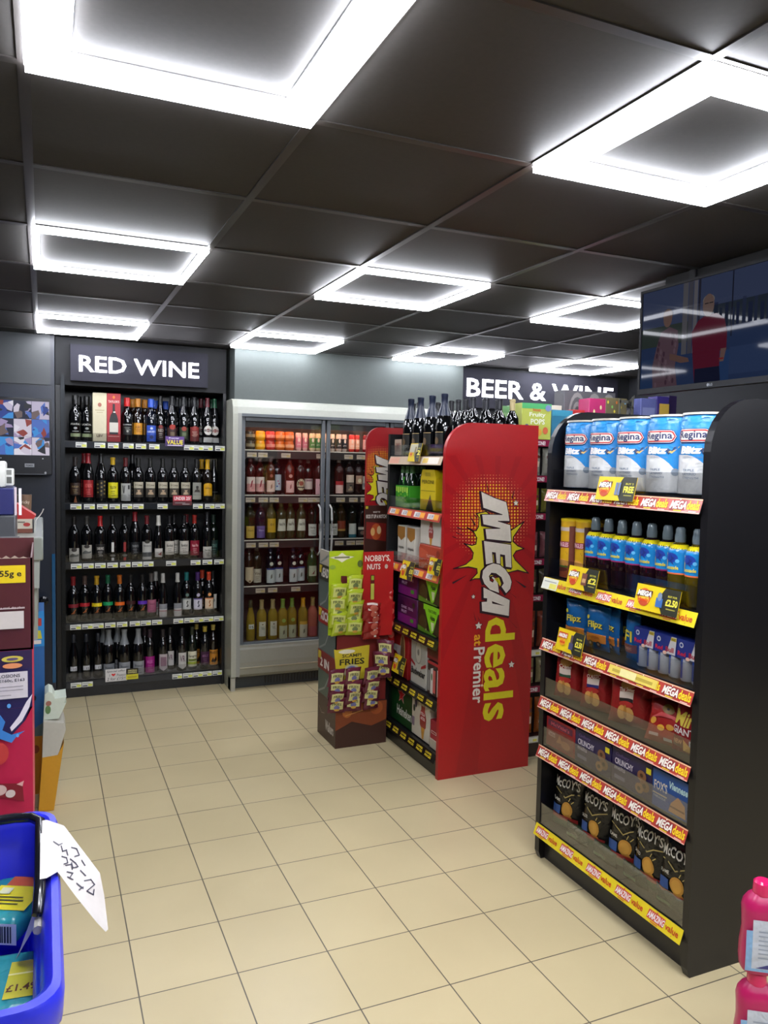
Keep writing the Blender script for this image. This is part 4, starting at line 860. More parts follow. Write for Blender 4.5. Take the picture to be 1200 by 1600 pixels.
grn = [('p', [(-.06, .155), (.12, .155), (.12, .145), (.06, .02), (.03, .0)], '#7cc41c'), ('r', -.06, .125, .125, .155, '#7cc41c'), ('t', 'THATCHERS', -.005, .118, .09, .134, '#2a4a14'), ('i', 'Haze', .02, .08, .075, .105, '#1c3410'), ('p', [(.03, .07), (.07, .07), (.06, .03), (.045, .02)], '#c8d4a0'), ('c', -.06, .05, .05, .045, '#3a3416'), ('c', .11, .04, .03, .03, '#322c14'), ('p', [(-.12, .03), (.1, .005), (.1, .0), (-.12, .0)], '#4a7a1c'), ('c', -.02, .02, .006, .006, '#a8a868')]
for k, (z, w1) in enumerate(((.717, 'lower'), (.88, 'upper'))):
    bx('cider_pack', .26, .155, .15, '#4a1648', pur, f'purple cider can pack, {w1} of its stack, fourth beer shelf', 636, 950, z, X=1.88, key='pur', grp='cider packs')
    bx('cider_pack', .26, .155, .15, '#241f12', grn, f'lime green cider can pack, {w1} of its stack, fourth beer shelf', 670, 950, z, X=1.88, key='grn', grp='cider packs')
bx('beer_box', .25, .26, .2, '#9a1c1e', [('c', .04, .15, .035, .1, '#b89a6a'), ('c', .04, .15, .025, .085, '#7a5a3a'), ('p', [(-.12, .17), (.02, .175), (.01, .1), (-.04, .13), (-.12, .14)], '#c0b8b4'), ('r', .11, 0, .125, .26, '#b8303a')], 'red beer box with white ribbon print, left on the fifth beer shelf', 618, 1020, .402, X=1.88)
bx('beer_box', .19, .27, .2, '#b8b6ae', [('r', -.09, .13, .09, .26, '#a4a39c'), ('c', 0, .19, .04, .065, '#8d8c86'), ('c', 0, .19, .034, .058, '#bbb9b0'), ('c', 0, .19, .012, .018, '#77766f'), ('p', [(-.095, .125), (-.035, .105), (-.04, .12), (-.095, .145)], '#a02a30'), ('p', [(.095, .125), (.035, .105), (.04, .12), (.095, .145)], '#a02a30'), ('i', 'Budweiser', -.085, .06, .088, .1, '#2b2b2e'), ('r', -.095, 0, .095, .012, '#4a4a4c')], 'silver white beer box with script lettering on the fifth beer shelf', 654, 1030, .402, X=1.88)
bx('beer_box', .13, .18, .16, '#37201f', [('r', -.065, .165, .065, .18, '#b02a30'), ('p', [(-.03, .14), (0, .15), (0, .01), (-.03, .01)], '#cfcac4'), ('r', .0, .02, .03, .14, '#c05a54'), ('r', -.055, .02, -.035, .13, '#8a8a88'), ('c', -.012, .1, .007, .02, '#2a6a3a'), ('r', .05, .01, .06, .15, '#cfcac4')], 'small dark can box with red and white stripes, right end of fifth shelf', 677, 1050, .402, X=1.875)
bx('beer_box', .15, .1, .18, '#7a1a22', [('r', -.05, .02, .06, .08, '#5a1218')], 'dark red box resting on top of the small striped can box', 677, 990, .584, X=1.885)
bx('beer_box', .31, .22, .2, '#12401c', [('s', .01, .17, .055, '#c8a0a0'), ('s', .01, .17, .044, '#b01c22'), ('r', -.155, 0, -.12, .22, '#0c2c14'), ('t', 'Heineken', -.045, .05, .15, .105, '#c9cec4')], 'green beer box with red star on the bottom beer shelf', 618, 1110, .127, X=1.88)
bx('beer_box', .22, .215, .2, '#cbc4b4', chalice(.78, .03, .03)+[('r', -.1, .05, -.07, .1, '#8a7a8a'), ('c', -.075, .15, .012, .02, '#2a3a2a'), ('p', [(-.07, .21), (-.04, .21), (-.045, .16), (-.06, .16)], '#3a3450')], 'white beer box with red chalice on the bottom beer shelf', 657, 1130, .127, X=1.878)
bx('beer_box', .09, .15, .16, '#9a1c2c', [('r', -.045, 0, .045, .045, '#b5ad9c'), ('r', -.03, .08, .03, .095, '#e0d0c8'), ('r', -.025, .083, .025, .092, '#9a1c2c'), ('r', -.045, .046, .045, .052, '#d8c8c0')], 'small crimson box at the right end of the bottom beer shelf', 678, 1150, .127, X=1.873)
# offer cards clipped on the beer shelves
def oc(w, h, txt, kind):
    def f():
        b = MB(); b.box(-w/2, w/2, 0, .0015, 0, h, M('#e2c414')); fn = front(0)
        n = 8; pts = [(w/2, 0), (w/2, h)]+[(w*.16+.0*k-.02*math.sin(math.pi*k/n)*-1*(-1), h-h*k/n) for k in range(n+1)]
        b.poly(pts, M('#2b2c20'), fn, 1)
        b.text(txt, w*.21, h*.35, w*.47, h*.62, M('#e8dc4a'), fn, 2, .04)
        b.text('BUY FOR' if 'FREE' not in txt else 'BUY 2', w*.24, h*.68, w*.44, h*.76, M('#c8c040'), fn, 2, .03); b.grid(w*.24, h*.22, w*.44, h*.26, M('#a8a040'), fn, 2)
        if kind == 'mega':
            b.disc(-w*.29, h*.5, w*.15, h*.36, M('#d8622c'), fn, 1); b.disc(-w*.29, h*.42, w*.12, h*.26, M('#e8c040'), fn, 2); b.disc(-w*.29, h*.28, w*.1, h*.12, M('#c8502c'), fn, 3)
            b.poly([(-w*.47, h*.5), (-w*.12, h*.56), (-w*.1, h*.8), (-w*.42, h*.76)], M('#5a2a20'), fn, 4); b.text('MEGA', -w*.45, h*.54, -w*.12, h*.76, M('#f2ece2'), fn, 5, .06, .25); b.text('deals', -w*.4, h*.33, -w*.18, h*.48, M('#d8481c'), fn, 5, .04)
        else:
            b.poly([(-w*.47, h*.55), (-w*.12, h*.58), (-w*.1, h*.84), (-w*.45, h*.84)], M('#d0582c'), fn, 3); b.text('AMAZING', -w*.45, h*.6, -w*.12, h*.78, M('#f2ece2'), fn, 5, .06, .2); b.disc(-w*.27, h*.4, w*.11, h*.16, M('#e89a2c'), fn, 4); b.text('value', -w*.37, h*.34, -w*.17, h*.48, M('#d8481c'), fn, 5, .04)
        return b
    return f
def prodpic(kind):
    return None
def put_oc(w, h, txt, kind, label, px, py, X, lim=None, extra=None, tilt=-.22, key=None):
    y, z = onX(px, py, X)
    f0 = oc(w, h, txt, kind)
    def f():
        b = f0(); fn = front(0)
        for i, q in enumerate(extra or []):
            if q[0] == 'r': b.grid(q[1], q[2], q[3], q[4], M(q[5]), fn, 6+i)
            elif q[0] == 'c': b.disc(q[1], q[2], q[3], q[4], M(q[5]), fn, 6+i)
        return b
    o = single('offer_card', f, label, label, 'offer card', (X, y, z))
    o.rotation_euler = (tilt, 0, RX)
for (px, py, w, h, txt, label) in ((633, 905, .15, .1, '£10', 'yellow and black offer card at left of the middle beer shelf edge'), (676, 898, .13, .085, '£12', 'yellow and black offer card at right of the middle beer shelf edge'), (620, 1052, .15, .1, '£12', 'yellow and black offer card at the fifth beer shelf edge')):
    put_oc(w, h, txt, 'mega', label, px, py, 1.822, extra=[('r', -.005, .02, .012, .07, '#4a4434')])
put_oc(.14, .1, '2', 'amazing', 'pale yellow and grey offer card on the top beer shelf edge', 645, 721, 1.822, extra=[('r', -.06, .05, .03, .095, '#b8b29a'), ('r', .0, .03, .02, .08, '#8a7a50')])
single('offer_card', card(.09, .09, [('r', -.03, .02, .035, .07, '#8a6a5a'), ('c', 0, .05, .014, .014, '#7a3a3a')], '#a8917e'), 'bc', 'brown picture card standing left on the top beer shelf', 'offer card', (1.86, onX(622, 690, 1.86)[0], 1.668), RX)

# ------------------------------------------------------------------ snack bags
def bag_t(u, v, w, h, d, sd=0):
    a = abs(2*u/w); c = abs(2*(v-h/2)/h)
    a = min(a, 1); c = min(c, 1)
    q = max(0, 1-a**2.6)**.55*max(0, 1-c**3.2)**.6
    return d/2*q*(1+.09*math.sin(u*95+sd)*math.cos(v*70+sd*2))+.0008
def bag(w, h, d, col, items, fin='film', sd=0, crimp=True, nx=10, nz=12):
    def f():
        b = MB(); m = M(col, fin)
        hh = lambda u, v: v+.004*math.sin(u*60+sd)*(v/h)
        pinch = lambda v: 1-.07*math.sin(math.pi*v/h)
        V = []; F = []
        for s in (-1, 1):
            for j in range(nz+1):
                for i in range(nx+1):
                    u = -w/2+w*i/nx; v = h*j/nz
                    V.append((u*pinch(v), s*bag_t(u, v, w, h, d, sd), hh(u, v)))
        N = (nx+1)*(nz+1)
        for j in range(nz):
            for i in range(nx):
                a = j*(nx+1)+i; F.append((a, a+1, a+nx+2, a+nx+1)); F.append((N+a, N+a+nx+1, N+a+nx+2, N+a+1))
        b.add(V, F, m, True)
        if crimp:
            for z in (0, h-.008): b.box(-w/2*.99, w/2*.99, -.0022, .0022, z, z+.009, m)
        fn = lambda u, v, l: (u*pinch(v), -bag_t(u, v, w, h, d, sd)-.0012-.0005*l, hh(u, v))
        b.art(items, fn, 6)
        return b
    return f

# ------------------------------------------------------------------ near black gondola (drinks, crisps)
g2 = thing('shelf_gondola', 'near black shelving with kitchen towels, drinks, biscuits and crisps', 'shelf unit', (1.87, 1.80, 0))
BKP = M('#0d0c10', 'satin')
def side_pts(x1, zt, r):
    p = [(.03, 0), (x1, 0), (x1, zt)]
    for k in range(9):
        a = math.radians(90+90*k/8); p.append((r+r*math.cos(a), zt-r*1.0+r*math.sin(a)))
    p += [(0, .10), (0, .03), (.012, .0)]
    return p
b = MB(); b.prism(side_pts(.56, 1.845, .17), 0, .028, BKP, 'y'); b.build('end_panel', g2)
b = MB(); b.prism(side_pts(.56, 1.845, .17), .815, .843, BKP, 'y'); b.build('end_panel', g2)
b = MB(); b.box(.33, .35, .028, .815, 0, 1.80, M('#121114', 'satin')); b.build('back_panel', g2)
b = MB(); b.box(.03, .33, .028, .815, 0, .105, M('#1e1d20', 'satin')); b.build('plinth', g2)
Z2 = [(1.535, 'red'), (1.180, 'ylw'), (.930, 'red'), (.690, 'red'), (.485, 'red'), (.155, 'ylw')]
for i, (z, st) in enumerate(Z2):
    sh = MB(); sh.box(.004, .33, .028, .815, z-.02, z-.003, BKP); so = sh.build('shelf', g2)
    b, fn = strip_on_x(so, .835, .02, z-.006, st, .0, .046)
    n = 6 if st == 'red' else 5
    for k in range(n):
        wd = .81/n; x = .004+k*wd
        (mega_word if st == 'red' else amazing_word)(b, fn, x+.008, wd*.94, .046)
    if st == 'red': b.grid(0, .042, .815, .0455, M('#dfb48c'), fn, 1); b.grid(0, .0, .815, .0035, M('#e2a894'), fn, 1)
    if i == 1: b.grid(.0, .002, .1, .044, M('#d8d8c8'), fn, 5); b.grid(.05, .006, .095, .026, M('#d8d05c'), fn, 6); b.grid(.01, .03, .09, .034, M('#9a9a94'), fn, 6)
    if i == 2: b.grid(.42, .012, .66, .04, M('#e0c85a'), fn, 5); b.grid(.44, .02, .64, .03, M('#b8a040'), fn, 6); b.grid(.48, .014, .56, .038, M('#e8dc9a'), fn, 7)
    b.build('price_strip', so)
    MB().box(.002, .0055, .03, .81, z, z+(.075 if i != 5 else .085), ACRYL).build('riser', so)
X2 = 1.885
def atg(px, py, X): return min(max(onX(px, py, X)[0], 1.86), 2.58)
# kitchen towels
def towel():
    b = MB(); R = .066
    prof = [(0, .002), (.055, .002), (R-.003, .012), (R, .03), (R, .225), (R-.004, .24), (R-.012, .252), (0, .255)]
    b.lathe(prof, M('#2f86c8', 'film'), 26)
    b.lathe([(R-.012, .249), (R-.003, .25), (R-.005, .2565), (R-.02, .253), (.01, .2505)], M('#a8a498', 'film'), 20)
    fn = cyl(R, .0004); r = R
    def G(x0, z0, x1, z1, c, l): b.grid(x0, z0, x1, z1, M(c, 'film'), fn, l, 14, 1)
    pts = [(x, .045) for x in (-.085, -.04, 0, .04, .085)]
    for k in range(12):   # the white lower half with its curved blue corner
        x0 = -.1+.2*k/12; x1 = -.1+.2*(k+1)/12
        tz = lambda x: .125-.0 if x < -.02 else .125-max(0, (x+.02))**2*9.5
        b.add([fn(x0, .004, 1), fn(x1, .004, 1), fn(x1, max(.01, tz(x1)), 1), fn(x0, max(.01, tz(x0)), 1)], [(0, 1, 2, 3)], M('#c9cac9', 'film'))
    b.poly([(-.05, .235), (-.02, .235), (-.075, .16), (-.09, .16)], M('#4a9ad8', 'film'), fn, 1)
    b.poly([(.03, .24), (.05, .24), (.0, .215), (-.02, .215)], M('#4a9ad8', 'film'), fn, 1)
    for rr, cc, l in ((.0, '#1e2f5c', 2), (.0022, '#d8d8d8', 3), (.0042, '#b83a3a', 4), (.0085, '#ddd9d0', 5)):
        x0, x1, z0, z1 = -.062+rr, .054-rr, .163+rr-(0.002 if l == 2 else 0), .207-rr
        rad = (z1-z0)/2; q = []
        for k in range(9):
            a = math.radians(-90+180*k/8); q.append((x1-rad+rad*math.cos(a), (z0+z1)/2+rad*math.sin(a)))
        for k in range(9):
            a = math.radians(90+180*k/8); q.append((x0+rad+rad*math.cos(a), (z0+z1)/2+rad*math.sin(a)))
        xs = sorted(set(p[0] for p in q)); cm = M(cc, 'film')
        for k in range(14):
            xa = x0+(x1-x0)*k/14; xb = x0+(x1-x0)*(k+1)/14
            def hz(x):
                e = max(0, x-(x1-rad), (x0+rad)-x); return math.sqrt(max(0, rad*rad-e*e))
            m_ = (z0+z1)/2; b.add([fn(xa, m_-hz(xa), l), fn(xb, m_-hz(xb), l), fn(xb, m_+hz(xb), l), fn(xa, m_+hz(xa), l)], [(0, 1, 2, 3)], cm)
    b.text('Regina', -.047, .17, .04, .2, M('#27305c'), fn, 7, .02)
    b.poly([(-.045, .127), (.032, .127), (.055, .152), (.02, .146), (-.045, .155)], M('#16335c'), fn, 2)
    b.poly([(.03, .135), (.07, .158), (.04, .13)], M('#c8a24a'), fn, 3)
    b.text('Blitz', -.042, .128, .028, .152, M('#e6e6e6'), fn, 4, .06, .15)
    b.text('HOUSEHOLD TOWEL', -.03, .115, .03, .12, M('#6a7a90'), fn, 3, .0)
    for k, s in enumerate(('TRIPLE', 'LAYERED', 'STRENGTH')): b.text(s, -.03, .074-k*.012, -.03+.038+.006*k, .081-k*.012, M('#5a6a80'), fn, 3, .01)
    b.disc(.052, .07, .012, .012, M('#7d8894'), fn, 4)
    return b
TP = [(907, 760), (950, 762), (1000, 765), (1049, 770), (1097, 772)]
for i, (px, py) in enumerate(TP):
    o = single('kitchen_towel_pack', towel, 'towel', ['leftmost', 'second', 'middle', 'fourth', 'rightmost'][i]+' blue and white kitchen towel pack on the top shelf', 'kitchen towel', (1.95, (2.52, 2.366, 2.212, 2.058, 1.908)[i], 1.538), RX+.22, 'kitchen towel packs')
    o.scale = (1.15, .92, 1.03)
put_oc(.2, .085, 'FREE', 'mega', 'yellow and black MEGA deals card on the kitchen towel shelf edge', 958, 782, 1.845, extra=[('r', .0, .02, .012, .065, '#6a7a9a'), ('r', .015, .02, .027, .065, '#6a7a9a')])
# crisp tubes
def tube_f(c2):
    def f():
        b = MB(); R = .0375
        b.lathe([(0, 0), (R, 0), (R, .225), (0, .225)], M('#c89a14'), 22)
        fn = cyl(R, .0004)
        b.grid(-.118, .0, -.03, .205, M(c2), fn, 1, 10, 1); b.grid(.03, .0, .118, .205, M(c2), fn, 1, 10, 1)
        b.grid(-.03, .0, .03, .05, M('#a8502c'), fn, 1, 5, 1); b.disc(0, .055, .03, .018, M('#d89a4a'), fn, 2); b.grid(-.028, .04, .028, .047, M('#4a7a2a'), fn, 3, 5, 1); b.disc(0, .032, .027, .009, M('#6a2a1c'), fn, 3)
        b.text('PRINGLES', -.028, .122, .028, .14, M('#d8a8b0'), fn, 3, .04); b.grid(-.03, .119, .03, .143, M('#8a2436'), fn, 2, 5, 1)
        b.grid(-.02, .1, .02, .103, M('#5a3a14'), fn, 2); b.grid(-.024, .094, .024, .097, M('#5a3a14'), fn, 2)
        b.grid(-.03, .185, .03, .2, M('#b8a8a0'), fn, 2, 5, 1)
        l = MB(); l.lathe([(R-.002, .223), (R+.001, .224), (R+.001, .232), (R-.002, .234), (0, .234)], M('#d8b81c', 'plastic'), 22)
        return [('tube', b), ('lid', l)]
    return f
for i, (px, X, c2, nm) in enumerate(((882, 1.935, '#6a3426', 'front one'), (905, 1.955, '#4a2820', 'second one'), (926, 2.03, '#5a2a24', 'third one, beside the sports drinks'))):
    product('crisp_tube', tube_f(c2), 'tube'+c2, f'crisp tube with burger picture and yellow lid, {nm}', 'crisp tube', (X, atg(px, 830, X-.03)-.0, 1.182), RX, 'crisp tubes')
# sports drinks
def sport(liqc, low):
    def f():
        b = MB(); R = .0335
        pr = [(0, .0), (.03, .0), (R, .008), (R, .02), (.031, .028), (R, .036), (.031, .046), (R, .055), (.031, .064), (R, .072), (.0335, .082), (.0335, .165), (.031, .178), (.022, .192), (.015, .198), (.015, .205), (0, .205)]
        b.lathe(pr, M(liqc, 'glassd'), 22)
        s = MB(); fn = cyl(.0338, .0004)
        s.lathe([(.0341, .098), (.0341, .165), (.0318, .177), (.0225, .19)], M('#1f7fc0', 'gloss'), 24)
        s.lathe([(.0344, .096), (.0344, .1), (.0341, .101)], M(low, 'gloss'), 24); s.lathe([(.0322, .176), (.0228, .1915), (.020, .1935)], M('#d8c81c', 'gloss'), 24)
        s.disc(.0, .15, .022, .016, M('#1c3c9a'), fn, 2, 14, 2); s.poly([(-.03, .165), (-.012, .155), (-.02, .11), (-.03, .11)], M('#e0c02a'), fn, 2); s.poly([(.0, .16), (.014, .15), (.004, .14), (.012, .125), (-.006, .138), (.002, .146)], M('#1c2c7a'), fn, 3)
        s.text('Lucozade', -.02, .112, .024, .124, M('#d8cc3a'), fn, 3, .03); s.disc(.02, .14, .006, .006, M('#5ab0e0'), fn, 3)
        c = MB(); c.lathe([(.0155, .2), (.0165, .205), (.0165, .222), (.0145, .23), (.0145, .242), (.010, .249), (0, .25)], M('#66747c', 'gloss'), 18)
        return [('bottle', b), ('sleeve', s), ('cap', c)]
    return f
SP = [(933, 'dark'), (953, 'dark'), (974, 'dark'), (1000, 'dark'), (1025, 'dark'), (1050, 'dark'), (1080, 'y'), (1094, 'y')]
nmn = ['first', 'second', 'third', 'fourth', 'fifth', 'sixth']
for i, (px, k) in enumerate(SP):
    X = 1.945 if i != 4 else 1.985
    X = 1.92 if i > 5 else 1.945
    lb = f'{nmn[i]} of six blue sleeved sports drinks with dark purple drink' if k == 'dark' else ('sports drink with yellow drink, left of the two at the right end' if i == 6 else 'sports drink with yellow drink, half hidden by the black end panel')
    product('sports_drink', sport('#1c0a12' if k == 'dark' else '#4a3f08', '#8a2a5a' if k == 'dark' else '#c8663a'), 'sp'+k, lb, 'drink bottle', (X, (2.42, 2.345, 2.27, 2.193, 2.117, 2.041, 1.958, 1.882)[i], 1.182), RX, 'sports drinks').scale = (1.1, 1.1, 1.0)
put_oc(.175, .085, '£2', 'mega', 'yellow and black card with price £2 below the crisp tubes', 906, 922, 1.843, extra=[('r', -.0, .02, .03, .065, '#7a4a3a'), ('r', .005, .03, .025, .045, '#c8a070')], tilt=-.2)
put_oc(.2, .085, '£2.50', 'mega', 'yellow and black card with price £2.50 below the sports drinks', 1022, 957, 1.843, extra=[('r', .0, .02, .03, .05, '#3a6aa8'), ('c', .015, .055, .01, .014, '#7a8a9a')], tilt=-.2)
put_oc(.16, .085, '£2.50', 'amazing', 'yellow and black AMAZING value card with price £2.50, third shelf edge', 887, 1020, 1.843, extra=[('r', .0, .015, .026, .04, '#4a4a6a'), ('r', .006, .04, .02, .07, '#5a4a4a')], tilt=-.2)
# blue snack bags and energy drinks
def zb(name):
    return [('r', -.05, .03, .05, .062, '#d8842c'), ('t', name, -.035, .075, .04, .108, '#16204a'), ('t', name, -.037, .077, .038, .11, '#d8cc3a'), ('c', -.02, .025, .013, .011, '#3a2a24'), ('c', .02, .024, .013, .011, '#3a2a24'), ('c', -.02, .025, .006, .005, '#a89a8a'), ('c', .02, .024, .006, .005, '#a89a8a'), ('c', -.035, .125, .008, .008, '#c8c43a'), ('t', 'PRETZEL', -.03, .045, .03, .053, '#8a4a14')]
for i, (px, X, nm, w, rz) in enumerate(((896, 1.93, 'leftmost, facing out', .115, .2), (930, 1.93, 'second, facing out', .115, .15), (955, 1.96, 'third, tucked behind', .1, -.3), (972, 2.0, 'fourth, deep on the shelf', .1, .5), (985, 1.945, 'rightmost, beside the energy drinks', .075, -.1))):
    single('snack_bag', bag(w, .165, .045, '#155a96' if i != 3 else '#12406a', zb('Flipz') if i != 4 else [('r', -.035, .03, .035, .06, '#7a3a2a'), ('t', 'Fl', -.02, .07, .02, .11, '#d8cc3a'), ('t', 'CHOC', -.02, .04, .02, .05, '#c89a7a')], 'film', i), 'zb'+str(i), f'blue pretzel bag on the third shelf, {nm}', 'snack bag', (X, atg(px, 960, X-.02), .932), RX+rz, 'blue pretzel bags')
def redbull():
    b = MB()
    for i in range(2):
        for j in range(2): b.lathe([(0, 0), (.024, 0), (.0265, .005), (.0265, .128), (.023, .134), (0, .134)], M('#a8acb4', 'gloss'), 18, -.0275+i*.055, -.0275+j*.055)
    for i in range(2): b.lathe([(.0268, .01), (.0268, .1)], M('#24408c', 'gloss'), 14, -.0275+i*.055, -.0275, 1, 1, 200, 270)
    s = MB(); s.box(-.056, .056, -.0565, .0565, .074, .136, M('#1f2f80'))
    s.art([('p', [(.006, .076), (.05, .076), (.056, .136), (.03, .136)], '#c4c4c6'), ('r', .028, .122, .054, .133, '#c8b43a'), ('c', -.034, .118, .01, .009, '#c8ccd4'), ('c', -.034, .118, .006, .005, '#24408c'), ('t', 'Red', -.05, .083, -.012, .098, '#c8243a'), ('t', 'Bull', .004, .083, .044, .1, '#a82434'), ('c', .0, .078, .01, .006, '#d8b09a'), ('t', '4 PACK', .03, .124, .052, .131, '#5a4a14')], front(-.0565))
    return [('cans', b), ('wrap', s)]
for i, px in enumerate((1013, 1050, 1086)):
    product('energy_drink_pack', redbull, 'rb', ['left', 'middle', 'right'][i]+' blue and silver four pack of energy drink cans', 'can pack', (1.952, (2.088, 1.986, 1.884)[i], .932), RX, 'energy drink four packs').scale = (.89, .89, 1)
# red sharing bags
def redbag(word, ban): return [('c', 0, .15, .03, .016, '#b07a3a'), ('r', -.028, .09, .028, .125, '#d0c0b4'), ('r', -.028, .09, .028, .102, ban), ('t', word, -.03, .126, .03, .14, '#e8d0c0'), ('c', .0, .08, .03, .012, '#b02a22'), ('c', -.016, .05, .018, .026, '#c8924a'), ('c', .014, .046, .02, .026, '#cf9a52'), ('c', 0, .055, .007, .024, '#a8742e')]
for i, (px, X, w, wd, ban, nm) in enumerate(((878, 1.93, .13, 'Crème', '#2a4a34', 'with green banner, left end'), (922, 1.94, .14, 'CLASSIC', '#2a2a6a', 'with blue banner, second from left'), (975, 1.94, .17, 'Thai Sweet', '#1c1412', 'with black banner, largest in the middle'))):
    single('crisp_bag', bag(w, .185, .07, '#8f1f1e', redbag(wd, ban), 'film', i+5), 'rb'+str(i), f'glossy dark red sharing crisp bag {nm}', 'crisp bag', (X, atg(px, 1085, X-.03), .692), RX+.35, 'red sharing bags', tilt=(-.08, 0, RX+.35))
single('crisp_bag', bag(.17, .15, .07, '#a02420', [('c', 0, .115, .022, .016, '#8a6a2a'), ('c', 0, .115, .005, .004, '#2a1a10'), ('c', -.05, .07, .013, .012, '#d89a2c'), ('c', -.015, .05, .014, .01, '#d8a22c'), ('c', .02, .06, .015, .01, '#cf9228'), ('c', .055, .055, .013, .014, '#d8a22c'), ('r', -.06, .02, -.02, .03, '#c8a8a0'), ('r', .0, .012, .03, .022, '#b8a8a0'), ('p', [(-.06, .08), (-.02, .1), (.03, .1), (.06, .08), (.02, .09)], '#c84a4a')], 'film', 9), 'rb7', 'crumpled red and gold snack bag slumped right of the sharing bags', 'crisp bag', (1.925, atg(1035, 1120, 1.9), .692), RX+.3, None, tilt=(-.3, 0, RX+.3))
single('crisp_bag', bag(.12, .17, .05, '#8a1c24', [('i', 'Mini', -.05, .09, .055, .14, '#d8c04a'), ('t', 'GIANTS', -.055, .062, .055, .085, '#e6d8d4'), ('r', -.045, .02, .0, .055, '#6a2c18'), ('t', 'NEW', -.04, .03, -.005, .045, '#d8a070'), ('r', .025, -.0+.01, .058, .05, '#b8b8b8'), ('t', 'K', .03, .016, .052, .044, '#1c1c1c'), ('p', [(.0, .05), (.03, .03), (.04, .01), (.0, .012)], '#d8a24a')], 'film', 11), 'rb8', 'maroon bag with yellow script and white GIANTS at the right end', 'crisp bag', (1.925, 1.895, .692), RX+.1, None, tilt=(-.12, 0, RX+.1))
# biscuits
def g2box(w, h, d, col, items, label, px, py, z, X=1.885, cat='biscuit box', grp=None, yy=2):
    y = {878: 2.518, 940: 2.318, 1000: 2.109, 1060: 1.922}[px]
    return single('biscuit_box', carton(w, d, h, col, items, 'print', .002), label, label, cat, (X+d/2, y, z), RX, grp)
g2box(.185, .12, .14, '#9a1c22', [('r', -.08, .085, .08, .11, '#5a1c3a'), ('t', "McVitie's", -.06, .09, .06, .105, '#b8505a'), ('r', -.088, .01, .088, .078, '#8a3a34'), ('r', -.075, .045, -.03, .062, '#c8a09a'), ('t', 'Tasties', -.074, .047, -.032, .06, '#8a3a34'), ('p', [(-.02, .03), (.0, .065), (.02, .035)], '#b8704a'), ('c', .04, .035, .03, .016, '#b06a48')], 'bright red biscuit box at the left of the fifth shelf', 878, 1150, .487)
cr_i = [('t', 'CRUNCHY', -.085, .072, .01, .094, '#d8d2dc'), ('t', 'melts', -.085, .052, -.03, .068, '#a8a0b8'), ('r', -.085, .02, -.03, .034, '#6a6288'), ('i', 'Cadbury', -.08, .1, -.01, .115, '#5a4a7a'), ('c', .055, .075, .022, .02, '#8a5c3a'), ('c', .07, .045, .024, .02, '#7a4e30'), ('c', .045, .03, .02, .018, '#946640'), ('c', .055, .078, .008, .007, '#4a2a18'), ('c', .07, .046, .009, .008, '#3e2414'), ('c', .045, .03, .008, .007, '#4a2a18'), ('r', .078, .095, .101, .115, '#d8cc1c')]
g2box(.208, .13, .12, '#241a4c', cr_i, 'dark purple cookie box lettered CRUNCHY, next to the red box', 940, 1175, .487, grp='purple cookie boxes')
g2box(.206, .13, .12, '#241a4c', cr_i, 'dark purple cookie box lettered CRUNCHY, next to the blue box', 1000, 1210, .487, X=1.888, grp='purple cookie boxes')
g2box(.16, .13, .12, '#1d4f96', [('t', "FOX'S", -.07, .06, -.01, .092, '#d8d0c0'), ('r', -.075, .045, -.01, .05, '#b8b0a0'), ('t', 'FABULOUS', -.07, .034, -.015, .042, '#a8b0c0'), ('i', 'Viennese', .0, .085, .08, .11, '#b8dce0'), ('p', [(.0, .01), (.075, .01), (.07, .05), (.04, .07), (.01, .04)], '#c08a5c'), ('r', .005, .026, .07, .032, '#7a4a2c')], 'bright blue biscuit box at the right of the fifth shelf', 1060, 1240, .487)
# black ridged crisps
def mcc(sd, flav): return [('t', "McCOY'S", -.066, .168, .062, .205, '#cfcdc4'), ('l', [(-.06, .155), (-.03, .148), (0, .13), (.03, .148), (.062, .158)], .004, '#a89658'), ('c', .012, .085, .028, .03, '#c08a34'), ('c', .022, .05, .02, .018, '#b07a2c'), ('c', .012, .085, .02, .022, '#cf9a40'), ('l', [(.02, .12), (.026, .132)], .003, '#c8b060'), ('l', [(.035, .115), (.045, .125)], .003, '#c8b060'), ('t', flav, -.065, .11, -.022, .122, '#c8c4b8'), ('r', -.066, .06, -.02, .095, '#2f4f8a'), ('r', -.066, .04, .066, .058, '#8a2420'), ('r', -.068, .008, .068, .04, '#2f4a28')]
for i, (px, py, X, nm) in enumerate(((868, 1250, 1.945, 'leftmost'), (918, 1290, 1.945, 'second from left'), (967, 1330, 1.95, 'middle'), (1008, 1350, 1.94, 'second from right'), (1060, 1390, 1.935, 'rightmost'))):
    single('crisp_bag', bag(.155 if i != 2 else .145, .25, .07, '#141312', mcc(i, 'SALTED' if i % 2 else 'FLAME'), 'film', i*2.3), 'mc'+str(i), f'{nm} of the five black ridged crisp bags on the bottom shelf', 'crisp bag', (X, (2.525, 2.35, 2.19, 2.05, 1.913)[i], .157), RX+.12, 'black ridged crisp bags', tilt=(-.1, 0, RX+[.25, .1, .3, .05, .15][i]))
for i in range(4):
    single('crisp_bag', bag(.13, .06, .05, '#1e2c1c', [('r', -.04, .02, .03, .03, '#4a6a40')], 'film', i+1, False), 'lowb', 'dark green crisp bag lying flat behind the clear front of bottom shelf', 'crisp bag', (1.915, 1.93+i*.165, .157), RX, 'flat green bags along the bottom shelf')

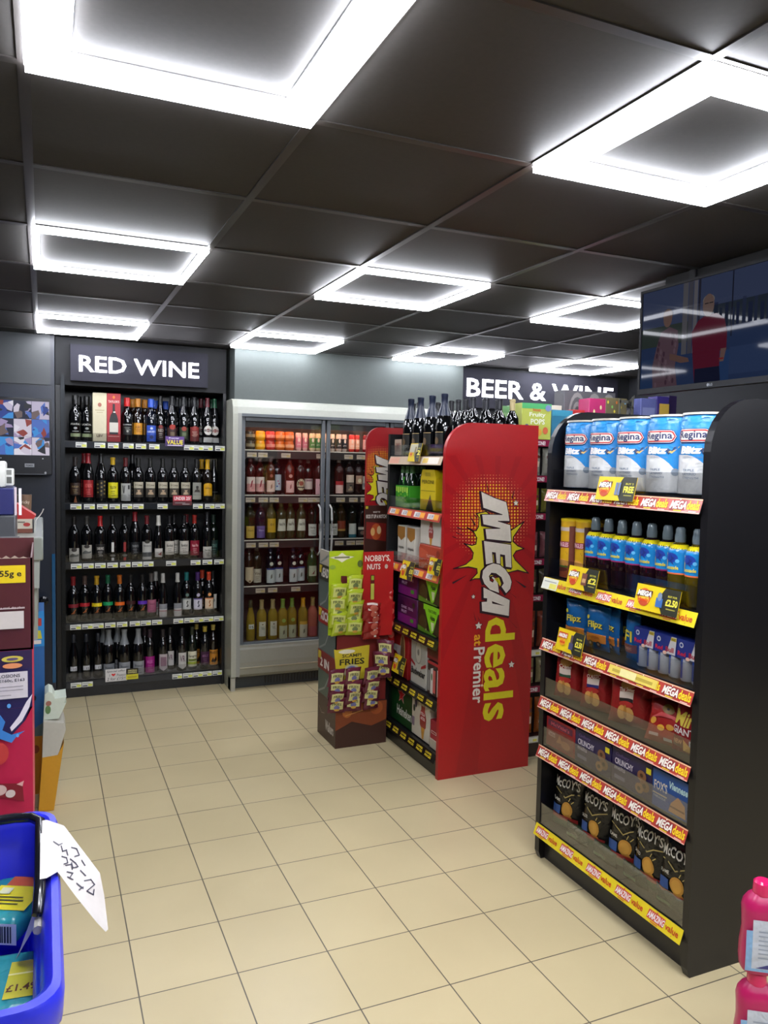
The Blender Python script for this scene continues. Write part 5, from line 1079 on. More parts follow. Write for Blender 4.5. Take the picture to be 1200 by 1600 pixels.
# ------------------------------------------------------------------ shelving behind, with pound zone strips
zx0 = 2.41
zu = thing('shelf_unit', 'dark shelving seen in the gap right of the red end panel', 'shelf unit', (zx0, 3.58, 0))
DB = M('#2a1216', 'satin')
MB().box(0, .02, .0, .38, 0, 1.762, DB).build('side_panel', zu); MB().box(1.2, 1.22, 0, .38, 0, 1.762, DB).build('side_panel', zu)
MB().box(.02, 1.2, .36, .38, 0, 1.74, M('#1a0d10', 'satin')).build('back_panel', zu)
MB().box(.02, 1.2, .01, .36, 0, .08, M('#2b1d1a', 'satin')).build('plinth', zu)
ZZ = [1.765, 1.57, 1.365, 1.115, .915, .61, .405, .12]
for i, z in enumerate(ZZ):
    so = MB().box(.02, 1.2, .0, .36, z-.02, z-.003, DB).build('shelf', zu)
    b = MB(); b.box(.0, 1.2, -.008, -.001, z-.036, z-.001, M('#7d1e3c' if i not in (5, 7) else '#b9b6ac', 'gloss'))
    fn = front(-.008)
    if i in (5, 7):
        for k in range(8): b.grid(.05+k*.115, z-.031, .11+k*.115, z-.006, M('#d8d8cc'), fn, 1); b.grid(.08+k*.115, z-.028, .106+k*.115, z-.014, M('#d8d05c'), fn, 2)
    else:
        for k in range(8): b.text('£ZONE!', .035+k*.12, z-.03, .1+k*.12, z-.008, M('#e0d4d8'), fn, 1, .03)
    b.build('price_strip', so)
pk = [(1.572, '#8f8f84', 'silver grey topped pack', .15), (1.367, '#6b6a2c', 'olive green tub', .13), (1.117, '#7a4a50', 'dusty pink pack', .14), (.917, '#55503c', 'khaki box', .13), (.612, '#7a3a28', 'rust coloured snack bag', .2), (.407, '#8a805a', 'straw coloured packet', .14), (.122, '#8a4a1c', 'orange brown snack bag', .2)]
for z, col, nm, h in pk:
    for k in range(2):
        single('grocery_bag', bag(.085, h, .05, col, [('r', -.025, h*.3, .025, h*.5, '#c8b8a0'), ('r', -.03, h*.62, .03, h*.72, '#5a2a20')], 'film', z*9), 'zn'+str(z), f'{nm} on dark shelving in the gap between the end panels', 'grocery pack', (2.475+k*.1, 3.63, z), 0, nm+'s in the gap')
# boxes crowded on top of it
def topbox(name, x0p, x1p, ytop, Y, d, col, items, label, zb=1.767, cat='box', rz=0):
    x0, z = onY(x0p, ytop, Y); x1, _ = onY(x1p, ytop, Y); w = x1-x0; h = z-zb
    return single(name, carton(w, d, h, col, [tuple([q[0]]+[v*(w if j % 2 == 0 else h) if isinstance(v, float) else v for j, v in enumerate(q[1:5])]+list(q[5:])) if q[0] in ('r', 'c') else (('t', q[1], q[2]*w, q[3]*h, q[4]*w, q[5]*h, q[6]) if q[0] == 't' else q) for q in items], 'print', .002), label, label, cat, ((x0+x1)/2, Y+d/2, zb), rz)
topbox('snack_carton', 816, 862, 629, 3.6, .1, '#b4bd54', [('r', -.5, .85, .5, 1., '#4fae6a'), ('t', 'Fruity', -.25, .6, .3, .75, '#e8ecd8'), ('t', 'POPS', -.2, .42, .28, .57, '#e8ecd8'), ('c', -.33, .3, .09, .12, '#4a4a86'), ('c', -.1, .22, .08, .1, '#d88a3c'), ('c', .1, .2, .08, .1, '#d89a3c'), ('c', .3, .25, .09, .1, '#c2603c'), ('c', .38, .88, .1, .09, '#7a8ab8'), ('t', 'Swizzels', -.15, .78, .12, .86, '#c8503a')], 'yellow green sweet carton lettered Fruity POPS above the red panel')
topbox('snack_carton', 801, 815, 633, 3.86, .085, '#7fa45c', [('r', -.5, .8, .5, 1., '#5a9a5a'), ('c', 0., .4, .25, .2, '#a8b07a')], 'pale green carton just left of the yellow green sweet carton')
topbox('snack_carton', 786, 800, 634, 3.86, .085, '#7a9a6a', [('r', -.5, .8, .5, 1., '#5f8a5a'), ('c', 0., .4, .25, .2, '#9aa87a')], 'muted green carton, further left of the two beside the sweet carton')
topbox('snack_carton', 863, 895, 640, 3.68, .1, '#2f7494', [('r', -.5, .8, .5, 1., '#3a8aa8'), ('c', .2, .35, .14, .12, '#c8d4d8')], 'teal blue carton right of the yellow green sweet carton')
topbox('snack_carton', 862, 878, 633, 3.82, .08, '#c8bfae', [('r', -.4, .3, .4, .5, '#a89a84')], 'cream box end showing behind the teal carton')
def rings():
    it = []
    for cx in (-.25, .08, .36):
        for k in range(4): it.append(('c', cx, .55, .16-.035*k, .42-.09*k, '#8d8a88' if k % 2 == 0 else '#5d5c5e'))
    return it
topbox('gift_box', 882, 962, 609, 3.86, .1, '#5d5c60', rings(), 'grey box with swirling line pattern in front of the beer sign')
topbox('gift_box', 958, 1000, 636, 3.88, .09, '#55545a', rings(), 'second grey swirl patterned box, right of the dotted box')
topbox('gift_box', 895, 921, 640, 3.74, .09, '#b03030', [('r', -.45, .6, .45, .7, '#c84a40')], 'low red box between the teal carton and the pink box')
topbox('gift_box', 921, 947, 622, 3.7, .1, '#b43068', [('c', -.2, .7, .06, .05, '#e0d8a0'), ('c', .2, .8, .06, .05, '#e0d8a0'), ('c', .05, .55, .06, .05, '#d8e0a0'), ('c', -.1, .4, .05, .05, '#e8b0c0'), ('c', .3, .4, .05, .05, '#e0d8a0'), ('c', -.3, .2, .1, .07, '#d86a80')], 'bright pink box with coloured dots above the kitchen towels')
topbox('gift_box', 947, 980, 621, 3.7, .1, '#6c6448', [('c', x/10, z_/10, .04, .035, c_) for x, z_, c_ in ((-4, 9, '#d8c84a'), (-2, 8, '#7ab85a'), (0, 9, '#d87a3a'), (2, 8, '#d8c84a'), (4, 9, '#7aa8c8'), (-3, 6, '#d87a3a'), (-1, 7, '#d8c84a'), (1, 6, '#7ab85a'), (3, 6, '#d8c84a'), (-4, 4, '#7aa8c8'), (4, 4, '#d8c84a'))]+[('r', -.4, .15, .4, .4, '#8a8474')], 'box with multicoloured dots above the kitchen towels')
def zig():
    b = MB(); m = M('#b8b8b0', 'metal')
    b.line([(-.045, 0), (-.045, .15), (.02, .15), (.055, .17)], .01, m, front(0)); b.line([(-.02, .05), (.03, .13), (.05, .13), (.05, 0)], .008, m, front(0)); b.box(-.05, .055, 0, .02, 0, .012, m); b.box(-.05, -.04, 0, .006, 0, .16, m); b.box(.045, .055, 0, .006, 0, .17, m)
    return b
x, z = onY(978, 650, 3.66)
single('wire_stand', zig, 'zig', 'small silver wire stand left of the television', 'display stand', (x, 3.66, 1.767)).scale = (1.0, 1, 1.6)
topbox('chocolate_box', 1002, 1026, 622, 3.72, .08, '#5f66a0', [('r', -.4, .6, .4, .8, '#8088b8'), ('r', -.3, .2, .4, .35, '#3a44a0')], 'pale violet box under the television')
topbox('chocolate_box', 1027, 1046, 619, 3.72, .08, '#3a2f7a', [('r', -.3, .5, .5, .85, '#c8a848'), ('r', -.3, .2, .3, .3, '#6a6ab0')], 'violet box with yellow corner under the television')
topbox('chocolate_box', 1046, 1058, 618, 3.74, .08, '#2b1f4a', [('r', -.3, .5, .3, .6, '#6a4a6a')], 'dark purple box end, last one under the television')

# ------------------------------------------------------------------ cardboard snack stand
SX0, SX1, SY0, SY1 = 1.508, 1.822, 4.08, 4.39
st = thing('snack_stand', 'tall cardboard snack stand hung with crisp and nut bags', 'display stand', (SX0, SY0, 0))
SW, SDp = SX1-SX0, SY1-SY0
ZH = onY(560, 866, SY0)[1]
def sz(py, px=545): return onY(px, py, SY0)[1]
def sx(px, py=1000): return onY(px, py, SY0)[0]-SX0
MR = M('#6e1c1a'); BRN = M('#3a1f18')
b = MB(); b.box(.0, SW, .0, SDp, 0, sz(1100), BRN)
b.art([('p', [(.0, sz(1100)), (SW, sz(1100)), (SW, sz(1130)), (.22, sz(1138)), (.1, sz(1128)), (.0, sz(1140))], '#7a3a1c'), ('c', .07, sz(1112), .03, .035, '#a8602a'), ('c', .25, sz(1110), .04, .04, '#944a22'), ('l', [(.06, sz(1118)), (.26, sz(1106))], .004, '#c8924a')], front(0))
fs = lambda u, v, l: (-.0005-.0004*l, SDp-u, v)      # the stand's left side
b.text('Walkers', .14, .06, .28, .12, M('#c8c0b8'), fs, 1, .03); b.line([(.03, .17), (.07, .14), (.12, .15)], .004, M('#8a807a'), fs, 1)
b.build('base_box', st)
b = MB(); b.box(.012, SW, .02, SDp-.02, sz(1100), ZH-.05, MR); b.box(.0, .012, .0, .02, sz(1100), ZH-.02, MR); b.build('core', st)
b = MB()
hs = [sz(1100), sz(1045), sz(1000), sz(950), sz(900), ZH]
sd = [('#4a5a50', ''), ('#7a1c1a', '2 IN'), ('#5a6460', ''), ('#8a1f1c', 'KICK'), ('#55605c', ''), ('#2c2c20', 'READY'), ('#b0a89a', '')]
zz = [sz(1100), sz(1060), sz(1030), sz(985), sz(960), sz(915), sz(890), ZH]
for k, (c_, t_) in enumerate(sd):
    b.box(-.004 if t_ else .0, .012, .0, SDp, zz[k], zz[k+1], M(c_))
    if t_: b.text(t_, .045, zz[k]+.02, .20, zz[k]+.075, M('#e0d8d0'), lambda u, v, l: (-.0045-.0004*l, SDp-u, v), 1, .04); b.grid(.01, zz[k+1]-.05, .06, zz[k+1]-.005, M('#c8b02c'), lambda u, v, l: (-.0045-.0004*l, SDp-u, v), 1)
    else: b.line([(.02, zz[k]+.01), (.12, zz[k]+.05), (.2, zz[k+1]-.01)], .012, M('#8a8f8a'), lambda u, v, l: (-.0005-.0004*l, SDp-u, v), 1)
b.build('left_side', st)
b = MB(); b.box(0, SW, -.003, .02, sz(1045), sz(985), MR)
x0, x1, z0, z1 = sx(521, 1040), sx(577, 1010), sz(1062), sz(1010)
b.art([('p', [(x0, z1-.01), (x0+.02, z1-.015), (x1-.02, z1-.0), (x1, z1), (x1-.008, z0), (x0+.02, z0)], '#c9b52c'), ('c', (x0+x1)/2-.03, z1-.028, .05, .012, '#e0d8c0'), ('t', 'SCAMPI', x0+.05, z1-.062, x1-.05, z1-.042, '#3a3420'), ('t', 'FRIES', x0+.035, z1-.105, x1-.03, z1-.07, '#2a2a1c'), ('c', (x0+x1)/2, z0+.05, .05, .04, '#b8b48a'), ('c', (x0+x1)/2, z0+.05, .035, .03, '#6a6a9a'), ('r', .02, sz(990), .12, sz(988), '#c8b0a0')], front(-.003)); b.build('front_panel', st)
# lime header board (bacon fries strip)
b = MB(); gx0, gx1 = sx(513, 900), sx(566, 900); zt, zb_ = sz(860), sz(990)
b.box(gx0, gx1, -.012, -.008, zb_, zt, M('#a8bf14'))
b.art([('p', [(gx0, zt-.035), (gx0+.05, zt-.028), (gx0+.075, zt-.01), (gx0+.1, zt-.028), (gx0+.15, zt-.035), (gx0+.1, zt-.05), (gx0+.075, zt-.065), (gx0+.05, zt-.05)], '#e0dcc0'), ('r', gx0+.03, zt-.042, gx0+.12, zt-.032, '#7a7a5a'), ('c', gx0+.02, zt-.09, .018, .012, '#8aa83a'), ('c', gx1-.02, zt-.075, .016, .02, '#5a6a2a'), ('p', [(gx0+.07, zt-.14), (gx1, zt-.15), (gx1, zt-.24), (gx0+.07, zt-.24), (gx0+.085, zt-.2), (gx0+.07, zt-.17)], '#5f1d20'), ('p', [(gx0+.08, zt-.19), (gx0+.11, zt-.18), (gx0+.14, zt-.17), (gx0+.17, zt-.18), (gx1, zt-.19), (gx0+.14, zt-.2)], '#d8c8b0')], front(-.012)); b.build('header_board', st)
# nuts board
b = MB(); rx0, rx1 = sx(563, 900), sx(610, 900); zt2, zb2 = sz(862), sz(994)
b.box(rx0, rx1, -.04, -.036, zb2, zt2, M('#a81414'))
b.box(rx0, rx0+.004, -.036, .0, zb2+.1, zt2-.1, M('#a81414'))
b.art([('t', "NOBBY'S,", rx0+.01, zt2-.06, rx1-.02, zt2-.018, '#d8ccc0'), ('t', 'NUTS', rx0+.025, zt2-.1, rx0+.105, zt2-.068, '#d8ccc0'), ('c', rx1-.045, zt2-.085, .01, .013, '#b8a898'), ('r', rx0+.045, zb2+.22, rx0+.07, zt2-.13, '#5a1010'), ('r', rx0+.05, zt2-.16, rx0+.066, zt2-.135, '#8aa02a'), ('r', rx0+.048, zt2-.27, rx0+.068, zt2-.18, '#b8b84a')], front(-.04)); b.build('nuts_board', st)
def fries(c1, c2, word): return [('r', -.038, .03, .038, .082, c1), ('t', word, -.028, .058, .028, .074, '#3a4220'), ('c', 0, .045, .018, .014, '#6a6a9a' if c2 != 'l' else '#6a7a4a'), ('c', 0, .03, .016, .008, '#c89a3a')]
def hang(name, px, py, col, items, key, label, grp, w=.092, h=.105, off=.03, rz=0, tilt=.25, cat='snack bag'):
    x, z = onY(px, py, SY0-off); rz += .22*math.sin(px*1.7+py*2.3); tilt += .1*math.sin(px+py*.9)
    o = single(name, bag(w, h, .03, col, items, 'film', 2, True, 8, 8), key, label, cat, (x, SY0-off, z-h/2), rz, grp)
    o.rotation_euler = (tilt, 0, rz); return o
for c_, (px, ys) in enumerate(((528, (925, 943, 955, 967, 979)), (553, (912, 932, 950, 963, 978)))):
    for k, py in enumerate(reversed(ys)):
        n = len(ys)-1-k
        hang('snack_bag', px-(k % 2), py, '#a9bb2a', [('r', -.04, .03, .04, .084, '#c6cc70')]+fries('#cdd07a', 'l', 'FRIES')[1:], 'lime', 'lime green fries bag hanging on the lime strip of the snack stand', 'lime green fries bags on the strip', .098, .1, .03+.012*(4-k) if 0 else .028+.010*k)
for c_, (px, ys) in enumerate(((525, (1058, 1075, 1088, 1100)), (551, (1056, 1073, 1086, 1097)), (579, (1054, 1070, 1083, 1094)))):
    for k, py in enumerate(reversed(ys)):
        hang('snack_bag', px-(k % 2), py, '#5c1c30', [('r', -.038, .032, .038, .084, '#c8c284')]+fries('#cfc98a', 'm', 'FRIES')[1:], 'mar', 'maroon and cream fries bag hanging low in the three columns on the stand', 'maroon and cream fries bags in columns', .1, .1, .025+.011*k)
for k, (px, py) in enumerate(((598, 1045), (597, 1030), (603, 1012))):
    hang('snack_bag', px, py, '#5c1c30', [('r', -.038, .032, .038, .084, '#c8c284')]+fries('#cfc98a', 'm', 'FRIES')[1:], 'mar', ('lowest', 'middle', 'uppermost')[k]+' fries bag hanging off the right side of the snack stand', 'fries bags on the right side', .1, .1, .03+.01*k, -.5)
for k, py in enumerate((988, 978, 968, 958, 950)):
    hang('nut_bag', 580-(k % 2)*2, py, '#8a1416', [('c', .01, .05, .025, .02, '#b85a4a'), ('r', -.03, .07, .03, .08, '#d8c0b8'), ('r', .01, .02, .025, .03, '#e8e0d8')], 'nut', 'small red nut bag clipped on the red nuts board', 'red nut bags on the board', .1, .075, .06+.01*k, 0, .35, 'nut bag')
for k, (px, py) in enumerate(((609, 990), (608, 972), (609, 952), (607, 934))):
    hang('nut_bag', px, py, '#a01416', [('c', .01, .05, .02, .02, '#c85a4a')], 'nut2', 'small red nut bag hanging right of the snack stand edge', 'red nut bags hanging at the side', .06, .1, -.02+.01*k, -.7, .15, 'nut bag')
# brown header card behind
x0, z1 = onY(571, 790, 4.375); x1, _ = onY(607, 790, 4.375); z0 = onY(590, 858, 4.375)[1]-.3
w = x1-x0
b = MB(); b.box(0, w, 0, .004, z0, z1, M('#38190f'))
q = z1
b.art([('p', [(.01, q-.1), (w-.01, q-.11), (w-.01, q-.22), (.01, q-.2)], '#7a1c14'), ('c', w*.5, q-.16, .035, .05, '#a84a1c'), ('c', w*.35, q-.16, .014, .025, '#c89a5a'), ('c', w*.62, q-.15, .014, .025, '#c8a878'), ('t', 'WANT TO', w*.35, q-.045, w*.65, q-.035, '#c8bcb0'), ('t', 'KICK IT UP A NOTCH?', .008, q-.078, w-.008, q-.055, '#d8ccc0'), ('r', .004, q-.02, .02, q-.004, '#b0a020')], front(0))
hc = b.build('header_card', st); hc.location = (x0-SX0, 4.382-SY0, 0)

# ------------------------------------------------------------------ television
TX = 2.32
ya, zt_ = onX(1000, 456, TX); yb_, zb_2 = onX(1000, 617, TX)
TY1 = (ya+yb_)/2; TW = .775; TZ1 = 2.362; TZ0 = zb_2; TH = TZ1-TZ0
tv = thing('television', 'flat screen television hanging at right, showing two people', 'television', (TX, TY1, TZ0), RX)
b = MB(); b.box(0, TW, .0, .035, 0, TH, M('#17181d', 'satin'), .004, 1); b.box(.25, TW-.25, .035, .09, .1, TH-.05, M('#101114', 'satin')); b.build('casing', tv)
b = MB(); bz = .011
for a in ((0, TW, 0, .022), (0, TW, TH-bz, TH), (0, bz, .022, TH-bz), (TW-bz, TW, .022, TH-bz)): b.box(a[0], a[1], -.006, .0, a[2], a[3], M('#131418', 'matte'))
b.disc(TW*.5, .011, .006, .006, M('#8d9098'), front(-.006)); b.text('LG', TW*.5+.008, .006, TW*.5+.022, .016, M('#8d9098'), front(-.006), 1, .03)
b.build('bezel', tv)
MB().box(TW*.3, TW*.34, .03, .045, TH, H-TZ0, M('#17181d', 'satin')).build('bracket', tv)
def E(c, s=.17): return emat('screen_'+c.lstrip('#'), c, s, True)
b = MB(); sx0, sx1, z0s, z1s = bz, TW-bz, .022, TH-bz; fn = front(.0, .00012)
def u(f): return sx0+(sx1-sx0)*f
def v(f): return z0s+(z1s-z0s)*f
def R(a, c, d, e, col, l): b.grid(u(a), v(c), u(d), v(e), E(col), fn, l)
def Pp(pts, col, l): b.poly([(u(p[0]), v(p[1])) for p in pts], E(col), fn, l)
def Cc(x, z, r, rz_, col, l): b.disc(u(x), v(z), r, rz_, E(col), fn, l)
R(0, 0, 1, 1, '#5c6a94', 1); R(0, .0, 1, .45, '#3f5688', 2); R(0, .42, .35, .62, '#4e5c54', 3); R(.48, .5, 1, .72, '#3e4a5a', 3)
R(.30, .3, .335, 1, '#8a8890', 4); R(.34, .3, .37, 1, '#6f6e7c', 4); R(.375, .3, .40, 1, '#9a97a0', 4); R(.405, .35, .42, 1, '#3f3f52', 4)
R(.62, .4, .628, 1, '#2c3046', 4)
for k in range(16):
    x = .44+k*.035; h = .62+.10*((k*7) % 5)/5; R(x, .5, x+.018+.004*(k % 3), h+.04, '#4a557c' if k % 2 else '#3c4670', 3)
R(.0, .0, .22, .3, '#3a5a90', 4); R(.45, .0, .62, .28, '#3d609c', 4); R(.62, .05, 1, .3, '#4a6296', 4)
Pp([(.10, 0), (.09, .22), (.12, .42), (.15, .56), (.21, .6), (.27, .55), (.28, .4), (.26, .2), (.28, 0)], '#8a6a78', 5)      # figure in a patterned dress
for k in range(26): Cc(.12+.15*((k*37) % 100)/100, .03+.5*((k*61) % 100)/100, .006, .011, '#6a4a5c' if k % 2 else '#a08090', 6)
Cc(.195, .69, .024, .036, '#a88478', 7); Cc(.195, .72, .027, .026, '#8a7468', 6); Pp([(.22, .33), (.35, .26), (.36, .22), (.3, .22), (.22, .27)], '#9a7468', 7)
Pp([(.40, 0), (.38, .3), (.37, .5), (.41, .6), (.46, .64), (.53, .64), (.58, .58), (.60, .45), (.60, .28), (.56, .28), (.56, 0)], '#8c2440', 7)    # figure in a red jumper
Pp([(.40, 0), (.40, .14), (.56, .14), (.57, 0)], '#23284a', 8)
Cc(.475, .73, .028, .043, '#a88a80', 9); Cc(.475, .78, .029, .02, '#b0a8a4', 8); R(.45, .745, .475, .755, '#3a3438', 10); R(.48, .745, .505, .755, '#3a3438', 10)
Pp([(.565, .3), (.60, .3), (.585, .18), (.56, .18)], '#a8827a', 8); R(.556, .2, .585, .215, '#c03a3a', 9)
b.build('screen', tv)

# ------------------------------------------------------------------ monitor at the left, on the dark panelling
mx1, mz1 = onY(77, 628, 5.45); mz0 = onY(77, 712, 5.45)[1]; mzb = onY(77, 742, 5.45)[1]
mo = thing('wall_monitor', 'camera monitor in a black case on the dark wall at left', 'monitor', (mx1-.62, 5.45, mzb))
hM = mz1-mzb; hs_ = mz0-mzb
b = MB(); b.box(-.01, .635, .0, .1, 0, hM+.02, M('#0e1018', 'satin'), .004, 1); b.box(.1, .5, .1, .125, .1, .3, BLACK); b.build('casing', mo)
b = MB(); fn = front(.0, .0002); rr = random.Random(7)
ES = lambda c: emat('mon_'+c.lstrip('#'), c, .95, False)
b.grid(0, hs_, .62, hM, ES('#3a4058'), fn, 1)
cols = ['#d8d4e0', '#2a3f8a', '#1c2038', '#9a8ab0', '#a83a3c', '#3a8ad0', '#6a5a5a', '#b8b0c8', '#23242c', '#8a3a34', '#4a6ab8', '#c8c0d0']
for gx in range(6):
    for gz in range(3):
        xa = gx*.62/6; za = hs_+gz*(hM-hs_)/3; wq = .62/6; hq = (hM-hs_)/3
        b.grid(xa+.001, za+.001, xa+wq-.001, za+hq-.001, ES(cols[rr.randrange(12)]), fn, 2)
        for k in range(7):
            cx = xa+wq*rr.random(); cz = za+hq*rr.random(); pts = []
            for t in range(5):
                a = 2*math.pi*t/5+rr.random(); q = rr.uniform(.012, .045); pts.append((min(max(cx+q*math.cos(a), xa+.001), xa+wq-.001), min(max(cz+q*math.sin(a), za+.001), za+hq-.001)))
            try: b.poly(pts, ES(cols[rr.randrange(12)]), fn, 3+k)
            except Exception: pass
b.build('screen', mo)
b = MB(); b.box(.475, .53, -.004, .0, hs_-.075, hs_-.052, M('#9a9ca0', 'metal')); b.text('PREMIER', .482, hs_-.069, .523, hs_-.059, M('#2a2a30'), front(-.004), 1, .02); b.box(.0, .6, -.006, .0, .0, .006, M('#5a5c60', 'metal'))
b.art([('c', .595, hs_-.11, .006, .008, '#a8a8ac'), ('c', .34, hs_-.02, .004, .003, '#c8c8cc'), ('c', .58, hs_-.02, .004, .004, '#c8c8cc')], front(0)); b.build('lower_trim', mo)
x, z = onY(68, 937, 5.55)
dk = MB(); dk.tube([(0, .028, 0), (0, -.02, 0)], .018, M('#0c0d10', 'gloss'), 14); dk.tube([(0, -.02, 0), (0, -.03, 0), (0, -.055, 0), (0, -.065, 0)], [.02, .03, .03, .018], M('#101116', 'gloss'), 14)
tag(dk.build('door_knob', None, (x, 5.552, z)), 'round black door knob on the dark wall at far left', 'door knob')

# ------------------------------------------------------------------ left foreground: grey counter, stacked cartons, basket
def xl(px, py, Y): return onY(px, py, Y)[0]
ct = thing('grey_counter', 'grey topped counter end behind the stacked cartons at far left', 'counter', (-.75, 2.35, 0))
def cx_(X): return X+.75
GC = M('#7c8078', 'satin')
b = MB(); b.box(0, cx_(.0), .35, 1.25, 1.29, 1.365, GC, .004, 1); b.box(0, cx_(-.0)-.012, .36, 1.2, 1.2, 1.29, M('#8d9088', 'satin')); b.build('counter_top', ct)
b = MB(); b.box(0, cx_(-.018), .38, 1.15, 1.03, 1.2, M('#84867c', 'satin')); b.box(0, cx_(-.07), .0, 1.15, 0, 1.03, M('#3a3c3e', 'satin')); b.box(0, cx_(-.07), .0, .35, 1.03, 1.33, M('#3a3c3e', 'satin')); b.build('counter_body', ct)
def simple(name, label, cat, x0, x1, y0, y1, z0, z1, col, items=(), fin='print', bev=.003):
    w, d = x1-x0, y1-y0
    return single(name, carton(w, d, z1-z0, col, list(items), fin, bev), label, label, cat, ((x0+x1)/2, (y0+y1)/2, z0))
zz_ = lambda py, Y=2.45: onY(30, py, Y)[1]
simple('equipment_case', 'dark grey equipment case lying on the counter at far left', 'case', -.45, xl(24, 830, 2.4), 2.4, 2.6, 1.331, zz_(806, 2.4), '#46484c', [('r', -.2, .06, .2, .066, '#6a6c6e')], 'satin')
o = simple('ring_binder', 'navy blue box with shiny white edges under the card terminal', 'box', -.4, xl(22, 790, 2.42), 2.42, 2.6, zz_(806, 2.4)+.001, zz_(763, 2.42), '#23265e', [('r', .175, .0, .182, .075, '#e8e4ec'), ('r', .164, .0, .17, .078, '#c8b8c0')])
tm = thing('card_terminal', 'cream white desk device on the navy box at far left', 'card terminal', (xl(18, 740, 2.44)-.2, 2.44, zz_(763, 2.42)+.001))
b = MB(); hh_ = zz_(722, 2.44)-zz_(763, 2.44); b.box(0, .185, 0, .12, 0, hh_, M('#c9cac4', 'plastic'), .008, 2); b.build('casing', tm)
b = MB(); b.box(.183, .205, .01, .08, .005, hh_*.72, M('#d0d1cc', 'plastic'), .004, 2); b.art([('r', .187, .012, .2, .03, '#5a5c58'), ('r', .187, .036, .2, .05, '#7a7c78')], front(.01)); b.build('side_slot', tm)
# red topped display beside, on the counter
Yd = 2.85
dx0, dx1 = xl(25, 820, Yd), xl(53, 820, Yd)
rd = thing('card_display', 'small red topped card display on the far left counter', 'display box', (dx0, Yd, 1.366))
zt3, zm, zr = onY(25, 787, Yd)[1]-1.366, onY(30, 811, Yd)[1]-1.366, onY(52, 806, Yd)[1]-1.366
w = dx1-dx0
b = MB(); b.prism([(0, zm), (w, zm), (w+.006, zr), (.002, zt3)], 0, .1, M('#a8201e'), 'y'); b.build('red_top', rd)
b = MB(); b.box(0, w, .0, .1, 0, zm, M('#b8ae9c')); b.art([('r', .0, .0, w, zm*.3, '#6a3a2a'), ('c', w*.6, zm*.6, w*.2, zm*.14, '#a0322c'), ('r', w*.1, zm*.75, w*.5, zm*.82, '#6a6258'), ('r', w-.004, .0, w, zm, '#2a2c30')], front(0)); b.build('box', rd)
cu = thing('paper_cup', 'brown cup with written letters behind the red topped display', 'cup', (xl(38, 790, 3.0), 3.02, 1.366))
zc = onY(38, 773, 3.02)[1]-1.366
b = MB(); b.lathe([(0, 0), (.019, 0), (.024, zc), (.021, zc), (.018, .01), (0, .01)], M('#6a5442'), 20); b.text('Tricky', -.018, zc*.72, .018, zc*.84, M('#b8a898'), cyl(.0235), 1, .02); b.build('cup', cu)
cb = MB(); p = [onY(56, 812, 2.95), onY(62, 806, 2.95), onY(66, 800, 2.95), onY(68, 795, 2.95)]
cb.tube([(a_, 2.95, z_) for a_, z_ in [onY(54, 845, 2.95)]+p], .0018, M('#c8c8c4'), 6)
tag(cb.build('cable'), 'thin white cable curling up beside the red topped display', 'cable')
# big cartons
YB = 1.9
bx0, bx1 = -.42, xl(51, 950, YB)
z_t, z_m, z_b = onY(50, 872, YB)[1], onY(48, 1015, YB)[1], .70
W1 = bx1-bx0
def box1():
    b = MB(); h = z_t-z_m; d = .35; t = .004; m = M('#4a1a1e')
    b.box(-W1/2, W1/2, -d/2, -d/2+t, 0, h, m); b.box(-W1/2, W1/2, d/2-t, d/2, 0, h+.012, m); b.box(-W1/2, -W1/2+t, -d/2, d/2, 0, h, m); b.box(W1/2-t, W1/2, -d/2, d/2, 0, h, m); b.box(-W1/2, W1/2, -d/2, d/2, 0, t, m); b.box(-W1/2+t, W1/2-t, -d/2+t, d/2-t, h-.06, h-.055, M('#8a7a66'))
    r = W1/2
    b.art([('r', r-.2, h-.055, r-.014, h-.016, '#d8bc14'), ('t', '36 x 55g e', r-.108, h-.045, r-.022, h-.027, '#2a2418'), ('t', 'BARS', r-.15, h-.096, r-.068, h-.076, '#d8ccc8'), ('r', r-.09, h-.113, r-.016, h-.1105, '#b8a8a4'), ('t', 'Store in a cool, dry place', r-.09, h-.1135, r-.016, h-.1075, '#c8b8b4'),
            ('r', r-.14, h-.157, r-.018, h-.118, '#c4bcb4'), ('t', 'U', r-.078, h-.151, r-.068, h-.140, '#4a4844'), ('r', r-.12, h-.2+.01, r-.068, h-.157, '#c4bcb4'), ('r', r-.12, h-.186, r-.076, h-.160, '#1c1c24')], front(-d/2))
    rr = random.Random(3)
    for k in range(22):
        x = -r+.01+k*(W1-.02)/22; b.add([(x, -d/2-.001, h-.0005), (x+.018, -d/2-.001, h-.0005), (x+.009, -d/2-.001, h+.003+.004*rr.random())], [(0, 1, 2)], M('#a89484'))
    return b
single('carton', box1, 'bigbox1', 'open maroon carton with yellow weight label, on top of the left stack', 'cardboard carton', ((bx0+bx1)/2, YB+.175, z_m+.001), 0)
